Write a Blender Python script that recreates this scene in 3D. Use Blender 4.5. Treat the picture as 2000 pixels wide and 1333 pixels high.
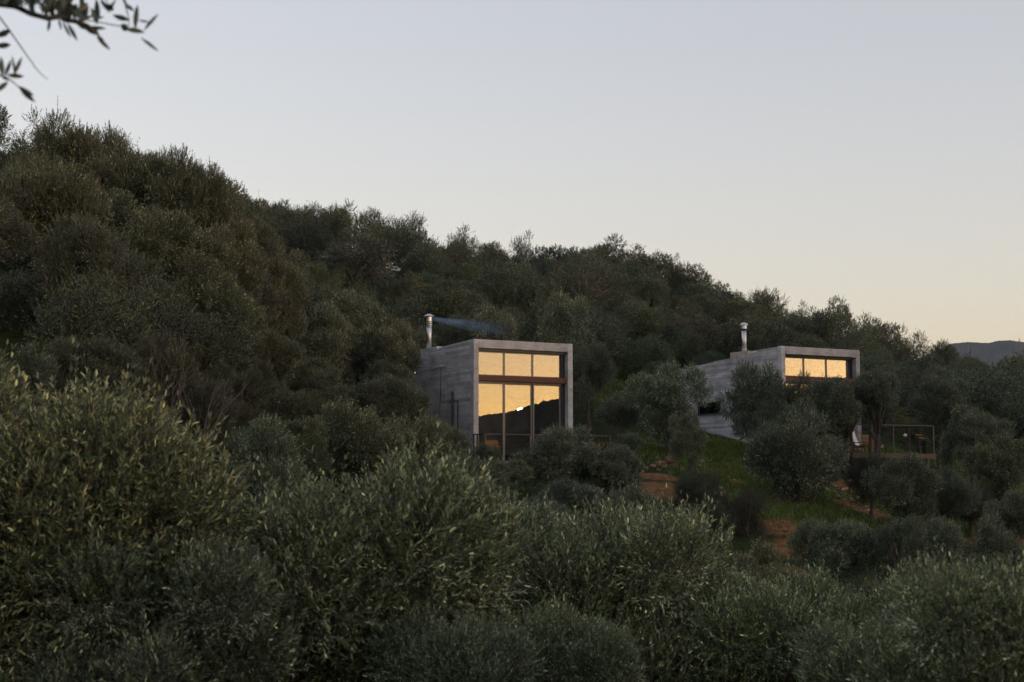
import bpy, bmesh, math, random
import numpy as np
from mathutils import Vector, Matrix

# ------------------------------------------------------------------ camera, sky, sun, exposure
scene = bpy.context.scene
for o in list(bpy.data.objects):
    bpy.data.objects.remove(o, do_unlink=True)
COL = scene.collection
F = 2778.0
PITCH = math.atan(273.5 / F)
cam_data = bpy.data.cameras.new('camera')
cam_data.sensor_width = 36.0
cam_data.lens = 36.0 * F / 2000.0
cam_data.clip_start = 0.1
cam_data.clip_end = 20000
cam_data.dof.use_dof = True
cam_data.dof.focus_distance = 55.0
cam_data.dof.aperture_fstop = 5.0
cam = bpy.data.objects.new('camera', cam_data)
cam.rotation_euler = (math.pi / 2 + PITCH, 0, 0)
COL.objects.link(cam)
scene.camera = cam

SUN_AZ, SUN_EL = 123.62, 2.67            # degrees, clockwise from the view direction
world = bpy.data.worlds.new('World')
scene.world = world
world.use_nodes = True
wn = world.node_tree
bg = wn.nodes['Background']
sky = wn.nodes.new('ShaderNodeTexSky')
sky.sky_type = 'NISHITA'
sky.sun_disc = False
sky.sun_elevation = math.radians(2.1)
sky.sun_rotation = math.radians(SUN_AZ - 6)
gam = wn.nodes.new('ShaderNodeGamma')     # a dusk sky of lower contrast than the clear model
gam.inputs[1].default_value = 0.53
mul = wn.nodes.new('ShaderNodeMix')
mul.data_type = 'RGBA'
mul.blend_type = 'MULTIPLY'
mul.inputs[0].default_value = 1.0
mul.inputs[7].default_value = (1.045, 0.95, 1.01, 1)
wn.links.new(sky.outputs[0], gam.inputs[0])
wn.links.new(gam.outputs[0], mul.inputs[6])
wn.links.new(mul.outputs[2], bg.inputs[0])
bg.inputs[1].default_value = 0.15

sun_data = bpy.data.lights.new('sun', 'SUN')
sun_data.energy = 0.22
sun_data.color = (1.0, 0.68, 0.42)
sun_data.angle = math.radians(0.5)
sun = bpy.data.objects.new('sun', sun_data)
az, el = math.radians(SUN_AZ), math.radians(SUN_EL)
to_sun = Vector((math.sin(az) * math.cos(el), math.cos(az) * math.cos(el), math.sin(el)))
sun.rotation_euler = to_sun.to_track_quat('Z', 'Y').to_euler()
COL.objects.link(sun)

scene.view_settings.view_transform = 'Standard'
scene.view_settings.look = 'None'
scene.view_settings.gamma = 1.0
scene.view_settings.exposure = 2.2
scene.render.engine = 'CYCLES'
scene.cycles.max_bounces = 6
scene.cycles.diffuse_bounces = 2
scene.cycles.transparent_max_bounces = 8
scene.cycles.volume_bounces = 0
scene.cycles.use_denoising = True
scene.cycles.denoising_prefilter = 'ACCURATE'
scene.cycles.use_adaptive_sampling = True
scene.cycles.adaptive_threshold = 0.015

rng = random.Random(7)
nrng = np.random.default_rng(11)

# ------------------------------------------------------------------ small helpers
def at(px, py, Y):
    """world point seen at photo pixel (px, py) at distance Y along the view axis"""
    a, b = (px - 1000) / F, (666.5 - py) / F
    dx, dy, dz = a, math.cos(PITCH) - b * math.sin(PITCH), math.sin(PITCH) + b * math.cos(PITCH)
    k = Y / dy
    return Vector((dx * k, Y, dz * k))

def tag(o, label=None, cat=None, group=None, kind=None):
    if label: o['label'] = label
    if cat: o['category'] = cat
    if group: o['group'] = group
    if kind: o['kind'] = kind
    return o

def empty(name, loc, rz=0.0):
    o = bpy.data.objects.new(name, None)
    o.empty_display_size = 0.2
    o.location = loc
    o.rotation_euler = (0, 0, rz)
    COL.objects.link(o)
    return o

def link(name, me, parent=None, loc=None):
    o = bpy.data.objects.new(name, me)
    COL.objects.link(o)
    if parent: o.parent = parent
    if loc is not None: o.location = loc
    return o

class MB:
    """collects plain shapes; build() links them as one mesh object"""
    def __init__(s): s.v, s.f = [], []
    def add(s, v, f):
        n = len(s.v); s.v += [tuple(p) for p in v]; s.f += [tuple(i + n for i in q) for q in f]; return s
    def box(s, x0, x1, y0, y1, z0, z1):
        return s.add([(x0,y0,z0),(x1,y0,z0),(x1,y1,z0),(x0,y1,z0),(x0,y0,z1),(x1,y0,z1),(x1,y1,z1),(x0,y1,z1)],
                     [(3,2,1,0),(4,5,6,7),(0,1,5,4),(1,2,6,5),(2,3,7,6),(3,0,4,7)])
    def prism_x(s, x0, x1, poly):
        """poly of (y, z) extruded in x, counter-clockwise seen from +x"""
        n = len(poly)
        v = [(x0, y, z) for y, z in poly] + [(x1, y, z) for y, z in poly]
        f = [tuple(range(n - 1, -1, -1)), tuple(range(n, 2 * n))]
        f += [(i, (i + 1) % n, n + (i + 1) % n, n + i) for i in range(n)]
        return s.add(v, f)
    def tube(s, pts, rad, seg=6, cap=True):
        pts = [Vector(p) for p in pts]
        if not hasattr(rad, '__len__'): rad = [rad] * len(pts)
        v, f = [], []
        for i, p in enumerate(pts):
            d = (pts[min(i + 1, len(pts) - 1)] - pts[max(i - 1, 0)]).normalized()
            a = d.orthogonal().normalized() if i == 0 else (a - a.dot(d) * d).normalized()
            b = d.cross(a)
            for k in range(seg):
                t = 2 * math.pi * k / seg
                v.append(p + (a * math.cos(t) + b * math.sin(t)) * rad[i])
        for i in range(len(pts) - 1):
            for k in range(seg):
                f.append((i*seg+k, i*seg+(k+1)%seg, (i+1)*seg+(k+1)%seg, (i+1)*seg+k))
        if cap:
            f.append(tuple(range(seg - 1, -1, -1)))
            f.append(tuple(range((len(pts)-1)*seg, len(pts)*seg)))
        return s.add(v, f)
    def lathe(s, prof, seg=20, c=(0, 0, 0)):
        v, f = [], []
        for r, z in prof:
            for k in range(seg):
                t = 2 * math.pi * k / seg
                v.append((c[0] + r * math.cos(t), c[1] + r * math.sin(t), c[2] + z))
        for i in range(len(prof) - 1):
            for k in range(seg):
                f.append((i*seg+k, i*seg+(k+1)%seg, (i+1)*seg+(k+1)%seg, (i+1)*seg+k))
        f.append(tuple(range(seg - 1, -1, -1))); f.append(tuple(range((len(prof)-1)*seg, len(prof)*seg)))
        return s.add(v, f)
    def build(s, name, mat, parent=None, loc=None, smooth=False, bevel=0.0):
        me = bpy.data.meshes.new(name)
        me.from_pydata(s.v, [], s.f)
        me.materials.append(mat)
        if bevel > 0:
            bm = bmesh.new(); bm.from_mesh(me)
            bmesh.ops.bevel(bm, geom=bm.edges[:], offset=bevel, segments=1, affect='EDGES', clamp_overlap=True)
            bm.to_mesh(me); bm.free()
        if smooth:
            me.polygons.foreach_set('use_smooth', [True] * len(me.polygons))
        me.update()
        return link(name, me, parent, loc)

# ------------------------------------------------------------------ materials
MATS = {}
def new_mat(name):
    m = bpy.data.materials.new(name); m.use_nodes = True
    MATS[name] = m
    nt = m.node_tree
    return m, nt, nt.nodes['Principled BSDF']

def N(nt, kind, **kw):
    n = nt.nodes.new(kind)
    for k, v in kw.items():
        setattr(n, k, v)
    return n

def ramp(nt, fac, stops):
    r = N(nt, 'ShaderNodeValToRGB')
    e = r.color_ramp.elements
    e[0].position, e[0].color = stops[0][0], (*stops[0][1], 1)
    e[1].position, e[1].color = stops[-1][0], (*stops[-1][1], 1)
    for p, c in stops[1:-1]:
        q = e.new(p); q.color = (*c, 1)
    nt.links.new(fac, r.inputs[0])
    return r.outputs[0]

def mixc(nt, fac, a, b, mode='MIX'):
    m = N(nt, 'ShaderNodeMix', data_type='RGBA', blend_type=mode)
    for sock, v in ((0, fac), (6, a), (7, b)):
        if hasattr(v, 'is_linked'): nt.links.new(v, m.inputs[sock])
        elif sock == 0: m.inputs[0].default_value = v
        else: m.inputs[sock].default_value = (*v, 1)
    return m.outputs[2]

def noise(nt, vec, scale, detail=4, rough=0.55):
    n = N(nt, 'ShaderNodeTexNoise')
    n.inputs['Scale'].default_value = scale
    n.inputs['Detail'].default_value = detail
    n.inputs['Roughness'].default_value = rough
    if vec is not None: nt.links.new(vec, n.inputs['Vector'])
    return n.outputs[0]

def bump(nt, h, strength, dist, bsdf):
    b = N(nt, 'ShaderNodeBump')
    b.inputs['Strength'].default_value = strength
    b.inputs['Distance'].default_value = dist
    nt.links.new(h, b.inputs['Height'])
    nt.links.new(b.outputs[0], bsdf.inputs['Normal'])

def mapping(nt, scale, coord='Object'):
    tc = N(nt, 'ShaderNodeTexCoord'); mp = N(nt, 'ShaderNodeMapping')
    mp.inputs['Scale'].default_value = scale
    nt.links.new(tc.outputs[coord], mp.inputs[0])
    return mp.outputs[0]

def leaf_material(name, top, under, yellow, rough=0.42, transl=0.12):
    m, nt, b = new_mat(name)
    geo = N(nt, 'ShaderNodeNewGeometry'); oi = N(nt, 'ShaderNodeObjectInfo')
    isl = geo.outputs['Random Per Island']
    c = mixc(nt, geo.outputs['Backfacing'], top, under)
    v = ramp(nt, isl, [(0.0, (0.38, 0.4, 0.4)), (0.5, (0.75, 0.77, 0.77)), (0.82, (1.2, 1.2, 1.16)), (0.92, (1.9, 1.88, 1.7)), (1.0, (2.8, 2.7, 2.35))])  # random leaf tone; its extremes put speckled highlights and dark gaps into the colour
    c = mixc(nt, 1.0, c, v, 'MULTIPLY')
    ye = N(nt, 'ShaderNodeMath', operation='GREATER_THAN'); ye.inputs[1].default_value = 0.972
    fr = N(nt, 'ShaderNodeMath', operation='FRACT'); mu = N(nt, 'ShaderNodeMath', operation='MULTIPLY'); mu.inputs[1].default_value = 37.0
    nt.links.new(isl, mu.inputs[0]); nt.links.new(mu.outputs[0], fr.inputs[0]); nt.links.new(fr.outputs[0], ye.inputs[0])
    c = mixc(nt, ye.outputs[0], c, yellow)
    rv = ramp(nt, oi.outputs['Random'], [(0.0, (0.78, 0.82, 0.85)), (0.4, (1.0, 1.0, 0.97)), (0.75, (1.10, 1.05, 0.94)), (1.0, (1.02, 1.12, 1.03))])
    c = mixc(nt, 1.0, c, rv, 'MULTIPLY')
    c = mixc(nt, 1.0, c, oi.outputs['Color'], 'MULTIPLY')
    nt.links.new(c, b.inputs['Base Color'])
    b.inputs['Roughness'].default_value = rough
    b.inputs['Specular IOR Level'].default_value = 0.45
    tr = N(nt, 'ShaderNodeBsdfTranslucent'); nt.links.new(c, tr.inputs[0])
    mx = N(nt, 'ShaderNodeMixShader'); mx.inputs[0].default_value = transl
    out = nt.nodes['Material Output']
    nt.links.new(b.outputs[0], mx.inputs[1]); nt.links.new(tr.outputs[0], mx.inputs[2]); nt.links.new(mx.outputs[0], out.inputs[0])
    return m

OLIVE = leaf_material('olive_leaf', (0.056, 0.076, 0.039), (0.285, 0.296, 0.205), (0.20, 0.16, 0.06), rough=0.30, transl=0.08)
OLIVE_FAR = leaf_material('olive_leaf_far', (0.055, 0.070, 0.034), (0.132, 0.148, 0.097), (0.12, 0.10, 0.05), rough=0.42, transl=0.06)
SHRUB = leaf_material('shrub_leaf', (0.042, 0.062, 0.024), (0.070, 0.088, 0.042), (0.10, 0.085, 0.03), rough=0.5)

def simple(name, col, rough=0.7, metal=0.0, var=0.25, scale=6.0, bmp=0.0, stretch=(1, 1, 1)):
    m, nt, b = new_mat(name)
    vec = mapping(nt, stretch)
    n = noise(nt, vec, scale, 5)
    lo = tuple(c * (1 - var) for c in col); hi = tuple(min(1, c * (1 + var)) for c in col)
    c = ramp(nt, n, [(0.3, lo), (0.7, hi)])
    oi = N(nt, 'ShaderNodeObjectInfo')
    rv = ramp(nt, oi.outputs['Random'], [(0, (0.85, 0.85, 0.85)), (1, (1.12, 1.1, 1.08))])
    c = mixc(nt, 1.0, c, rv, 'MULTIPLY')
    nt.links.new(c, b.inputs['Base Color'])
    b.inputs['Roughness'].default_value = rough
    b.inputs['Metallic'].default_value = metal
    if bmp: bump(nt, n, bmp, 0.02, b)
    return m

BARK = simple('bark', (0.075, 0.060, 0.048), 0.9, var=0.5, scale=18, bmp=0.8, stretch=(1, 1, 0.25))
TWIG = simple('twig', (0.085, 0.066, 0.055), 0.85, var=0.3, scale=10)
STEM = simple('green_stem', (0.07, 0.068, 0.045), 0.8)
STEEL = simple('stainless_steel', (0.72, 0.71, 0.69), 0.42, 1.0, 0.08, 9, 0.05, (1, 1, 0.2))
DARK_STEEL = simple('dark_steel', (0.035, 0.034, 0.036), 0.55, 0.3, 0.2)
GREY_STEEL = simple('grey_steel', (0.085, 0.08, 0.077), 0.5, 0.4, 0.15)
ALU = simple('grey_aluminium', (0.16, 0.155, 0.155), 0.45, 0.5, 0.08)
DARK_ALU = simple('dark_aluminium', (0.03, 0.03, 0.033), 0.45, 0.3, 0.1)
RED_TIMBER = simple('red_timber', (0.13, 0.042, 0.022), 0.65, 0, 0.45, 5, 0.2, (1, 6, 12))
DECK_WOOD = simple('deck_wood', (0.13, 0.085, 0.06), 0.75, 0, 0.35, 5, 0.3, (6, 0.6, 6))
LIGHT_WOOD = simple('light_wood', (0.42, 0.24, 0.10), 0.6, 0, 0.25, 6, 0.1, (5, 5, 1))
ORANGE_WOOD = simple('orange_wood', (0.36, 0.14, 0.045), 0.6, 0, 0.3, 6, 0.1, (5, 5, 1))
LEATHER = simple('tan_leather', (0.22, 0.075, 0.035), 0.55, 0, 0.25, 8, 0.2)
WOOL = simple('white_wool', (0.72, 0.70, 0.68), 0.95, 0, 0.08, 30, 0.6)
WHITE = simple('white_glaze', (0.75, 0.74, 0.70), 0.4, 0, 0.05)
PLASTER = simple('interior_plaster', (0.62, 0.56, 0.52), 0.9, 0, 0.15, 3)
ROCK = simple('orange_rock', (0.21, 0.125, 0.075), 0.95, 0, 0.45, 3.5, 0.9)
PALE_ROCK = simple('pale_rock', (0.40, 0.27, 0.19), 0.95, 0, 0.3, 3.5, 0.6)
LOGEND = simple('sawn_wood', (0.55, 0.36, 0.24), 0.8, 0, 0.2, 12)

def concrete(name, base, streak):
    m, nt, b = new_mat(name)
    fine = noise(nt, mapping(nt, (1, 1, 1)), 28, 6, 0.7)
    blot = noise(nt, mapping(nt, (0.7, 0.7, 1.1)), 1.6, 5, 0.6)
    grain = noise(nt, mapping(nt, streak), 3.0, 5, 0.65)
    c = ramp(nt, blot, [(0.30, tuple(v * 0.62 for v in base)), (0.52, base), (0.75, tuple(min(1, v * 1.22) for v in base))])
    c = mixc(nt, 0.75, c, ramp(nt, grain, [(0.25, (0.55, 0.55, 0.55)), (0.5, (1, 1, 1)), (0.8, (1.2, 1.19, 1.18))]), 'MULTIPLY')
    c = mixc(nt, 0.4, c, ramp(nt, fine, [(0.3, (0.6, 0.6, 0.6)), (0.6, (1.1, 1.1, 1.1))]), 'MULTIPLY')
    oi = N(nt, 'ShaderNodeObjectInfo')
    rv = ramp(nt, oi.outputs['Random'], [(0.0, (0.74, 0.72, 0.73)), (0.3, (0.93, 0.9, 0.9)), (0.7, (1.04, 1.04, 1.05)), (1.0, (1.16, 1.17, 1.2))])
    c = mixc(nt, 1.0, c, rv, 'MULTIPLY')
    nt.links.new(c, b.inputs['Base Color'])
    b.inputs['Roughness'].default_value = 0.85
    bump(nt, grain, 0.5, 0.015, b)
    return m
CONC_BOARD = concrete('board_marked_concrete', (0.56, 0.54, 0.545), (1, 0.45, 16))
CONC = concrete('smooth_concrete', (0.52, 0.50, 0.495), (3, 3, 3))

TAN_CONC = concrete('tan_concrete', (0.46, 0.38, 0.30), (3, 3, 3))

def glass_material():
    m, nt, b = new_mat('coated_glass')
    nt.nodes.remove(b)
    tr = N(nt, 'ShaderNodeBsdfTransparent'); tr.inputs[0].default_value = (0.72, 0.70, 0.68, 1)
    gl = N(nt, 'ShaderNodeBsdfGlossy'); gl.inputs['Roughness'].default_value = 0.0; gl.inputs[0].default_value = (0.92, 0.965, 1.0, 1)
    fr = N(nt, 'ShaderNodeFresnel'); fr.inputs[0].default_value = 1.5
    ad = N(nt, 'ShaderNodeMath', operation='ADD'); ad.inputs[1].default_value = 0.14; ad.use_clamp = True
    nt.links.new(fr.outputs[0], ad.inputs[0])
    n = noise(nt, mapping(nt, (1, 1, 1)), 0.9, 1, 0.4)
    bp = N(nt, 'ShaderNodeBump'); bp.inputs['Strength'].default_value = 0.004; bp.inputs['Distance'].default_value = 0.02
    nt.links.new(n, bp.inputs['Height']); nt.links.new(bp.outputs[0], gl.inputs['Normal'])
    mx = N(nt, 'ShaderNodeMixShader')
    nt.links.new(ad.outputs[0], mx.inputs[0]); nt.links.new(tr.outputs[0], mx.inputs[1]); nt.links.new(gl.outputs[0], mx.inputs[2])
    nt.links.new(mx.outputs[0], nt.nodes['Material Output'].inputs[0])
    return m
GLASS = glass_material()

# ------------------------------------------------------------------ terrain
COLS = np.array([-500, 0, 300, 500, 700, 1000, 1300, 1550, 1800, 2000, 2500], float)
TAB = {
  0:   [-1.7]*11,
  8:   [-2.2, -2.4, -2.6, -2.8, -2.9, -3.0, -3.0, -3.0, -2.9, -2.8, -2.6],
  15:  [-0.6, -1.4, -2.0, -2.8, -3.3, -3.8, -4.0, -4.1, -4.1, -4.0, -3.8],
  25:  [2.0, 1.0, 0.3, -1.0, -2.3, -3.4, -4.2, -4.5, -4.5, -4.4, -4.2],
  35:  [6.0, 4.3, 2.8, 1.0, -1.0, -2.1, -2.9, -3.4, -3.4, -3.3, -3.2],
  43:  [9.0, 6.6, 4.8, 2.3, 0.5, -0.8, -1.4, -2.2, -2.5, -2.6, -2.6],
  50:  [11.2, 8.6, 6.6, 3.5, 1.8, 0.0, 0.25, -1.0, -1.5, -1.4, -1.6],
  57:  [13.5, 10.6, 8.4, 4.9, 3.0, 0.4, 1.10, 0.55, -0.3, -0.6, -1.0],
  64:  [15.5, 12.4, 10.0, 6.4, 4.4, 1.7, 1.75, 1.55, 0.9, 0.3, -0.4],
  72:  [17.5, 14.2, 12.0, 8.4, 6.2, 4.0, 3.1, 2.6, 1.8, 1.0, 0.2],
  85:  [20.0, 16.8, 15.0, 12.2, 10.0, 8.0, 6.6, 5.0, 3.4, 2.4, 1.4],
  102: [22.0, 19.6, 18.2, 16.4, 14.8, 12.6, 11.2, 8.4, 5.6, 4.2, 2.8],
  120: [24.0, 22.0, 21.0, 19.6, 18.5, 16.3, 15.0, 11.1, 7.5, 5.6, 4.0],
  135: [22.0, 20.5, 19.5, 18.0, 17.0, 15.0, 13.5, 10.0, 6.5, 4.8, 3.0],
  180: [10.0, 9.0, 8.0, 7.0, 6.0, 4.0, 2.0, 0.0, -2.0, -3.0, -5.0],
  300: [-12.0]*11,
  6000: [-20.0]*11,
}
YS = np.array(sorted(TAB), float)
ZT = np.array([TAB[int(y)] for y in YS])

def h0(x, y):
    x = np.asarray(x, float); y = np.asarray(y, float)
    ye = np.maximum(y, 0.0)
    px = 1000 + F * x / np.maximum(ye, 9.0)
    cols = np.stack([np.interp(px, COLS, ZT[i]) for i in range(len(YS))], 0)
    i = np.clip(np.searchsorted(YS, ye) - 1, 0, len(YS) - 2)
    t = (ye - YS[i]) / (YS[i + 1] - YS[i])
    a = np.take_along_axis(cols, i[None], 0)[0]; b = np.take_along_axis(cols, i[None] + 1, 0)[0]
    z = a + (b - a) * t
    back = np.clip(-y / 60.0, 0, 1)
    return z * (1 - back) + back * (-8.0)

def fbm(x, y, seed=0):
    r = np.random.default_rng(seed)
    z = np.zeros_like(np.asarray(x, float))
    for k in range(10):
        fr = 0.09 * 1.55 ** k
        a = r.uniform(0, 2 * math.pi)
        z = z + np.sin((x * math.cos(a) + y * math.sin(a)) * fr * 2 * math.pi + r.uniform(0, 6.28)) * 0.62 ** k * np.sin((x * math.sin(a) - y * math.cos(a)) * fr * 3.1 + r.uniform(0, 6.28))
    return z

def hgt(x, y):
    x = np.atleast_1d(np.asarray(x, float)); y = np.atleast_1d(np.asarray(y, float))
    z = sum(h0(x + dx, y + dy) for dx, dy in ((0, 0), (1.2, 0), (-1.2, 0), (0, 1.2), (0, -1.2))) / 5
    amp = np.clip((y - 6) / 20, 0, 1) * 0.16 * np.clip((400 - y) / 200, 0, 1)
    return z + fbm(x, y, 3) * amp

def gz(x, y): return float(hgt(x, y)[0])

def ground_at(px, py, y0=12.0, y1=125.0):
    ys = np.arange(y0, y1, 0.25)
    P = np.array([at(px, py, Y) for Y in ys])
    below = np.nonzero(P[:, 2] <= hgt(P[:, 0], P[:, 1]))[0]
    k = below[0] if len(below) else len(ys) - 1
    return Vector((P[k, 0], P[k, 1], float(hgt(P[k, 0], P[k, 1])[0])))

def spread_axis(lo, hi, step, far_lo, far_hi):
    a = list(np.arange(lo, hi + step / 2, step)); s, x = step, lo
    while x > far_lo: s *= 1.35; x -= s; a.insert(0, max(x, far_lo))
    s, x = step, a[-1]
    while x < far_hi: s *= 1.35; x += s; a.append(min(x, far_hi))
    return np.array(a)

EARTH = []                                 # (x, y, radius) patches of bare red earth
def earth_patch(px, py, r):
    g = ground_at(px, py); EARTH.append((g.x, g.y, r * 0.82))
for px, py, r in [(1545, 1030, 1.3), (1530, 980, 1.2), (1560, 1075, 1.3), (1285, 930, 1.0), (1290, 960, 1.2), (1300, 905, 0.7), (1660, 950, 1.2), (1690, 1000, 1.2), (1640, 985, .9),
                  (1400, 920, 0.8), (1360, 900, 0.7), (1440, 945, .6), (590, 800, 1.6), (640, 795, 1.5), (1935, 1000, 1.8), (1940, 960, 1.4), (1960, 1060, 1.6), (1780, 1150, 1.5),
                  (1550, 1120, 1.5), (1140, 760, 1.0), (1130, 770, 0.9), (1180, 870, 0.9), (1225, 880, 0.7), (1700, 870, 1.0)]:
    earth_patch(px, py, r)

xs = spread_axis(-48, 48, 0.6, -2300, 2300); ys_ = spread_axis(-6, 132, 0.6, -1300, 3400)
GX, GY = np.meshgrid(xs, ys_)
GZ = hgt(GX.ravel(), GY.ravel()).reshape(GX.shape)
nv, nu = GX.shape
me = bpy.data.meshes.new('ground')
idx = np.arange(nv * nu).reshape(nv, nu)
fc = np.stack([idx[:-1, :-1], idx[:-1, 1:], idx[1:, 1:], idx[1:, :-1]], -1).reshape(-1, 4)
me.from_pydata(np.stack([GX, GY, GZ], -1).reshape(-1, 3), [], fc.tolist())
ea = np.zeros(GX.shape)
for x, y, r in EARTH:
    ea = np.maximum(ea, np.exp(-((GX - x) ** 2 + (GY - y) ** 2) / (r * r)))
at_e = me.attributes.new('earth', 'FLOAT', 'POINT'); at_e.data.foreach_set('value', ea.ravel())
me.polygons.foreach_set('use_smooth', [True] * len(me.polygons))
m, nt, b = new_mat('hillside')
A = N(nt, 'ShaderNodeAttribute', attribute_name='earth')
tc = N(nt, 'ShaderNodeTexCoord')
n1 = noise(nt, tc.outputs['Object'], 0.5, 6, 0.65); n2 = noise(nt, tc.outputs['Object'], 5.0, 6, 0.7)
green = ramp(nt, n2, [(0.3, (0.016, 0.024, 0.008)), (0.5, (0.030, 0.045, 0.012)), (0.72, (0.058, 0.058, 0.024))])
red = ramp(nt, n2, [(0.28, (0.06, 0.03, 0.014)), (0.5, (0.21, 0.105, 0.044)), (0.75, (0.36, 0.21, 0.11))])
ad = N(nt, 'ShaderNodeMath', operation='ADD'); nt.links.new(A.outputs['Fac'], ad.inputs[0]); nt.links.new(n1, ad.inputs[1])
mr = N(nt, 'ShaderNodeMapRange'); nt.links.new(ad.outputs[0], mr.inputs[0])
mr.inputs[1].default_value = 0.78; mr.inputs[2].default_value = 1.02
nt.links.new(mixc(nt, mr.outputs[0], green, red), b.inputs['Base Color'])
b.inputs['Roughness'].default_value = 1.0; b.inputs['Specular IOR Level'].default_value = 0.1
bump(nt, n2, 1.0, 0.18, b)
me.materials.append(m)
tag(link('ground', me), 'steep hillside of red earth and rough grass under the olive grove', kind='structure')

# far mountains and the low ridge behind the camera that the windows mirror
m, nt, b = new_mat('far_forest')
tc = N(nt, 'ShaderNodeTexCoord')
nn = noise(nt, tc.outputs['Object'], 0.02, 8, 0.7)
nt.links.new(ramp(nt, nn, [(0.35, (0.025, 0.032, 0.02)), (0.7, (0.07, 0.066, 0.045))]), b.inputs['Base Color'])
b.inputs['Roughness'].default_value = 1.0; b.inputs['Specular IOR Level'].default_value = 0
bump(nt, nn, 1.0, 12.0, b)
FOREST = m

def ridge(name, label, centre, az_list, elev_list, dist, depth, n, jitter, base_z, seed):
    """a hill range: crest at the given elevation angles seen from centre, with slopes to front and back"""
    azs = np.linspace(az_list[0], az_list[-1], n)
    el = np.interp(azs, az_list, elev_list)
    r = np.random.default_rng(seed)
    j = np.zeros(n)
    for k in range(1, 8):
        j += np.sin(np.linspace(0, 1, n) * 2 * math.pi * r.uniform(1, 2) * 2 ** k + r.uniform(0, 6)) * 0.6 ** k
    j += r.normal(0, 0.25, n)
    crest = centre[2] + np.tan(np.radians(el)) * dist + j * jitter
    V = []
    prof = [(-1.0, 0.0), (-0.6, 0.42), (-0.25, 0.80), (-0.08, 0.955), (0.0, 1.0), (0.15, 0.93), (0.5, 0.5), (1.0, 0.0)]
    for d, hh in prof:
        for i in range(n):
            a = math.radians(azs[i]); rr = dist + d * depth
            z = base_z + (crest[i] - base_z) * hh + (r.normal(0, jitter * 0.35) if 0.1 < hh < 0.99 else 0)
            V.append((centre[0] + math.sin(a) * rr, centre[1] + math.cos(a) * rr, z))
    fcs = [(k * n + i, k * n + i + 1, (k + 1) * n + i + 1, (k + 1) * n + i) for k in range(len(prof) - 1) for i in range(n - 1)]
    me = bpy.data.meshes.new(name); me.from_pydata(V, [], fcs)
    me.materials.append(FOREST); me.update()
    return tag(link(name, me), label, kind='structure')

ridge('mountain_range', 'far blue mountain range at the end of the valley', (0, 0, 0),
      [12, 15, 16.6, 17.2, 17.8, 18.6, 19.0, 19.4, 19.8, 21, 24, 30, 34], [3.2, 4.2, 5.0, 5.28, 5.34, 5.27, 5.33, 5.32, 5.25, 5.0, 4.4, 3.8, 2.8],
      2900, 500, 500, 1.2, -25, 5)
ridge('wooded_ridge', 'low wooded ridge across the valley behind the viewer', (0, 55, 2.5),
      [70, 95, 106, 112, 118, 121.5, 122.4, 123.3, 123.9, 125.3, 130, 140, 160, 200, 250], [1.5, 2.2, 2.4, 2.6, 3.1, 3.4, 3.3, 2.98, 2.82, 2.62, 2.3, 2.2, 2.0, 1.6, 1.2],
      620, 260, 1500, 0.9, -14, 9)

# ------------------------------------------------------------------ the two concrete houses
TH = math.radians(28.0)
H1 = Vector((-1.50, 55.6, 0.74)); H2 = Vector((11.86, 62.4, 1.20))
HW, HL, WT = 4.5, 8.5, 0.22

def to_local(p, org):
    d = Vector((p[0] - org.x, p[1] - org.y))
    return d.x * math.cos(TH) + d.y * math.sin(TH), -d.x * math.sin(TH) + d.y * math.cos(TH)

def window_unit(parent, x0, x1, z0, z1, y, bar, depth, mat, pane_gap=0.02):
    f = MB()
    f.box(x0, x1, y - depth / 2, y + depth / 2, z0, z0 + bar); f.box(x0, x1, y - depth / 2, y + depth / 2, z1 - bar, z1)
    f.box(x0, x0 + bar, y - depth / 2 , y + depth / 2, z0 + bar, z1 - bar); f.box(x1 - bar, x1, y - depth / 2, y + depth / 2, z0 + bar, z1 - bar)
    w = f.build('window', mat, parent)
    MB().box(x0 + bar, x1 - bar, y - 0.006, y + 0.006, z0 + bar, z1 - bar).build('pane', GLASS, w)
    return w

def boards_on_wall(parent, top_of, y0, y1, z0, hole=None, seed=1, xface=0.0, dirn=-1):
    """board-marked concrete: each imprint course a slightly proud slab, lengths of 2 to 4 m"""
    r = random.Random(seed)
    z = z0
    while z < top_of(y0) - 0.02:
        hgt_b = r.choice([0.10, 0.11, 0.13, 0.15])
        y = y0
        while y < y1 - 0.01:
            ln = r.uniform(1.8, 3.6)
            ye = min(y + ln, y1)
            if y1 - ye < 0.5: ye = y1
            segs = [(y, ye)]
            if hole and z < hole[3] and z + hgt_b > hole[2]:
                segs = []
                if y < hole[0]: segs.append((y, min(ye, hole[0])))
                if ye > hole[1]: segs.append((max(y, hole[1]), ye))
            for a, c in segs:
                za, zc = min(z + hgt_b - 0.016, top_of(a)), min(z + hgt_b - 0.016, top_of(c))
                if za <= z + 0.01: continue
                if zc <= z + 0.01:
                    zc = z + 0.01
                t = r.uniform(0.006, 0.016)
                xa, xb = (xface - t, xface + 0.004) if dirn < 0 else (xface - 0.004, xface + t)
                MB().prism_x(xa, xb, [(a, z), (c - 0.004, z), (c - 0.004, zc), (a, za)]).build('board_mark', CONC_BOARD, parent)
            y = ye
        z += hgt_b

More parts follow.
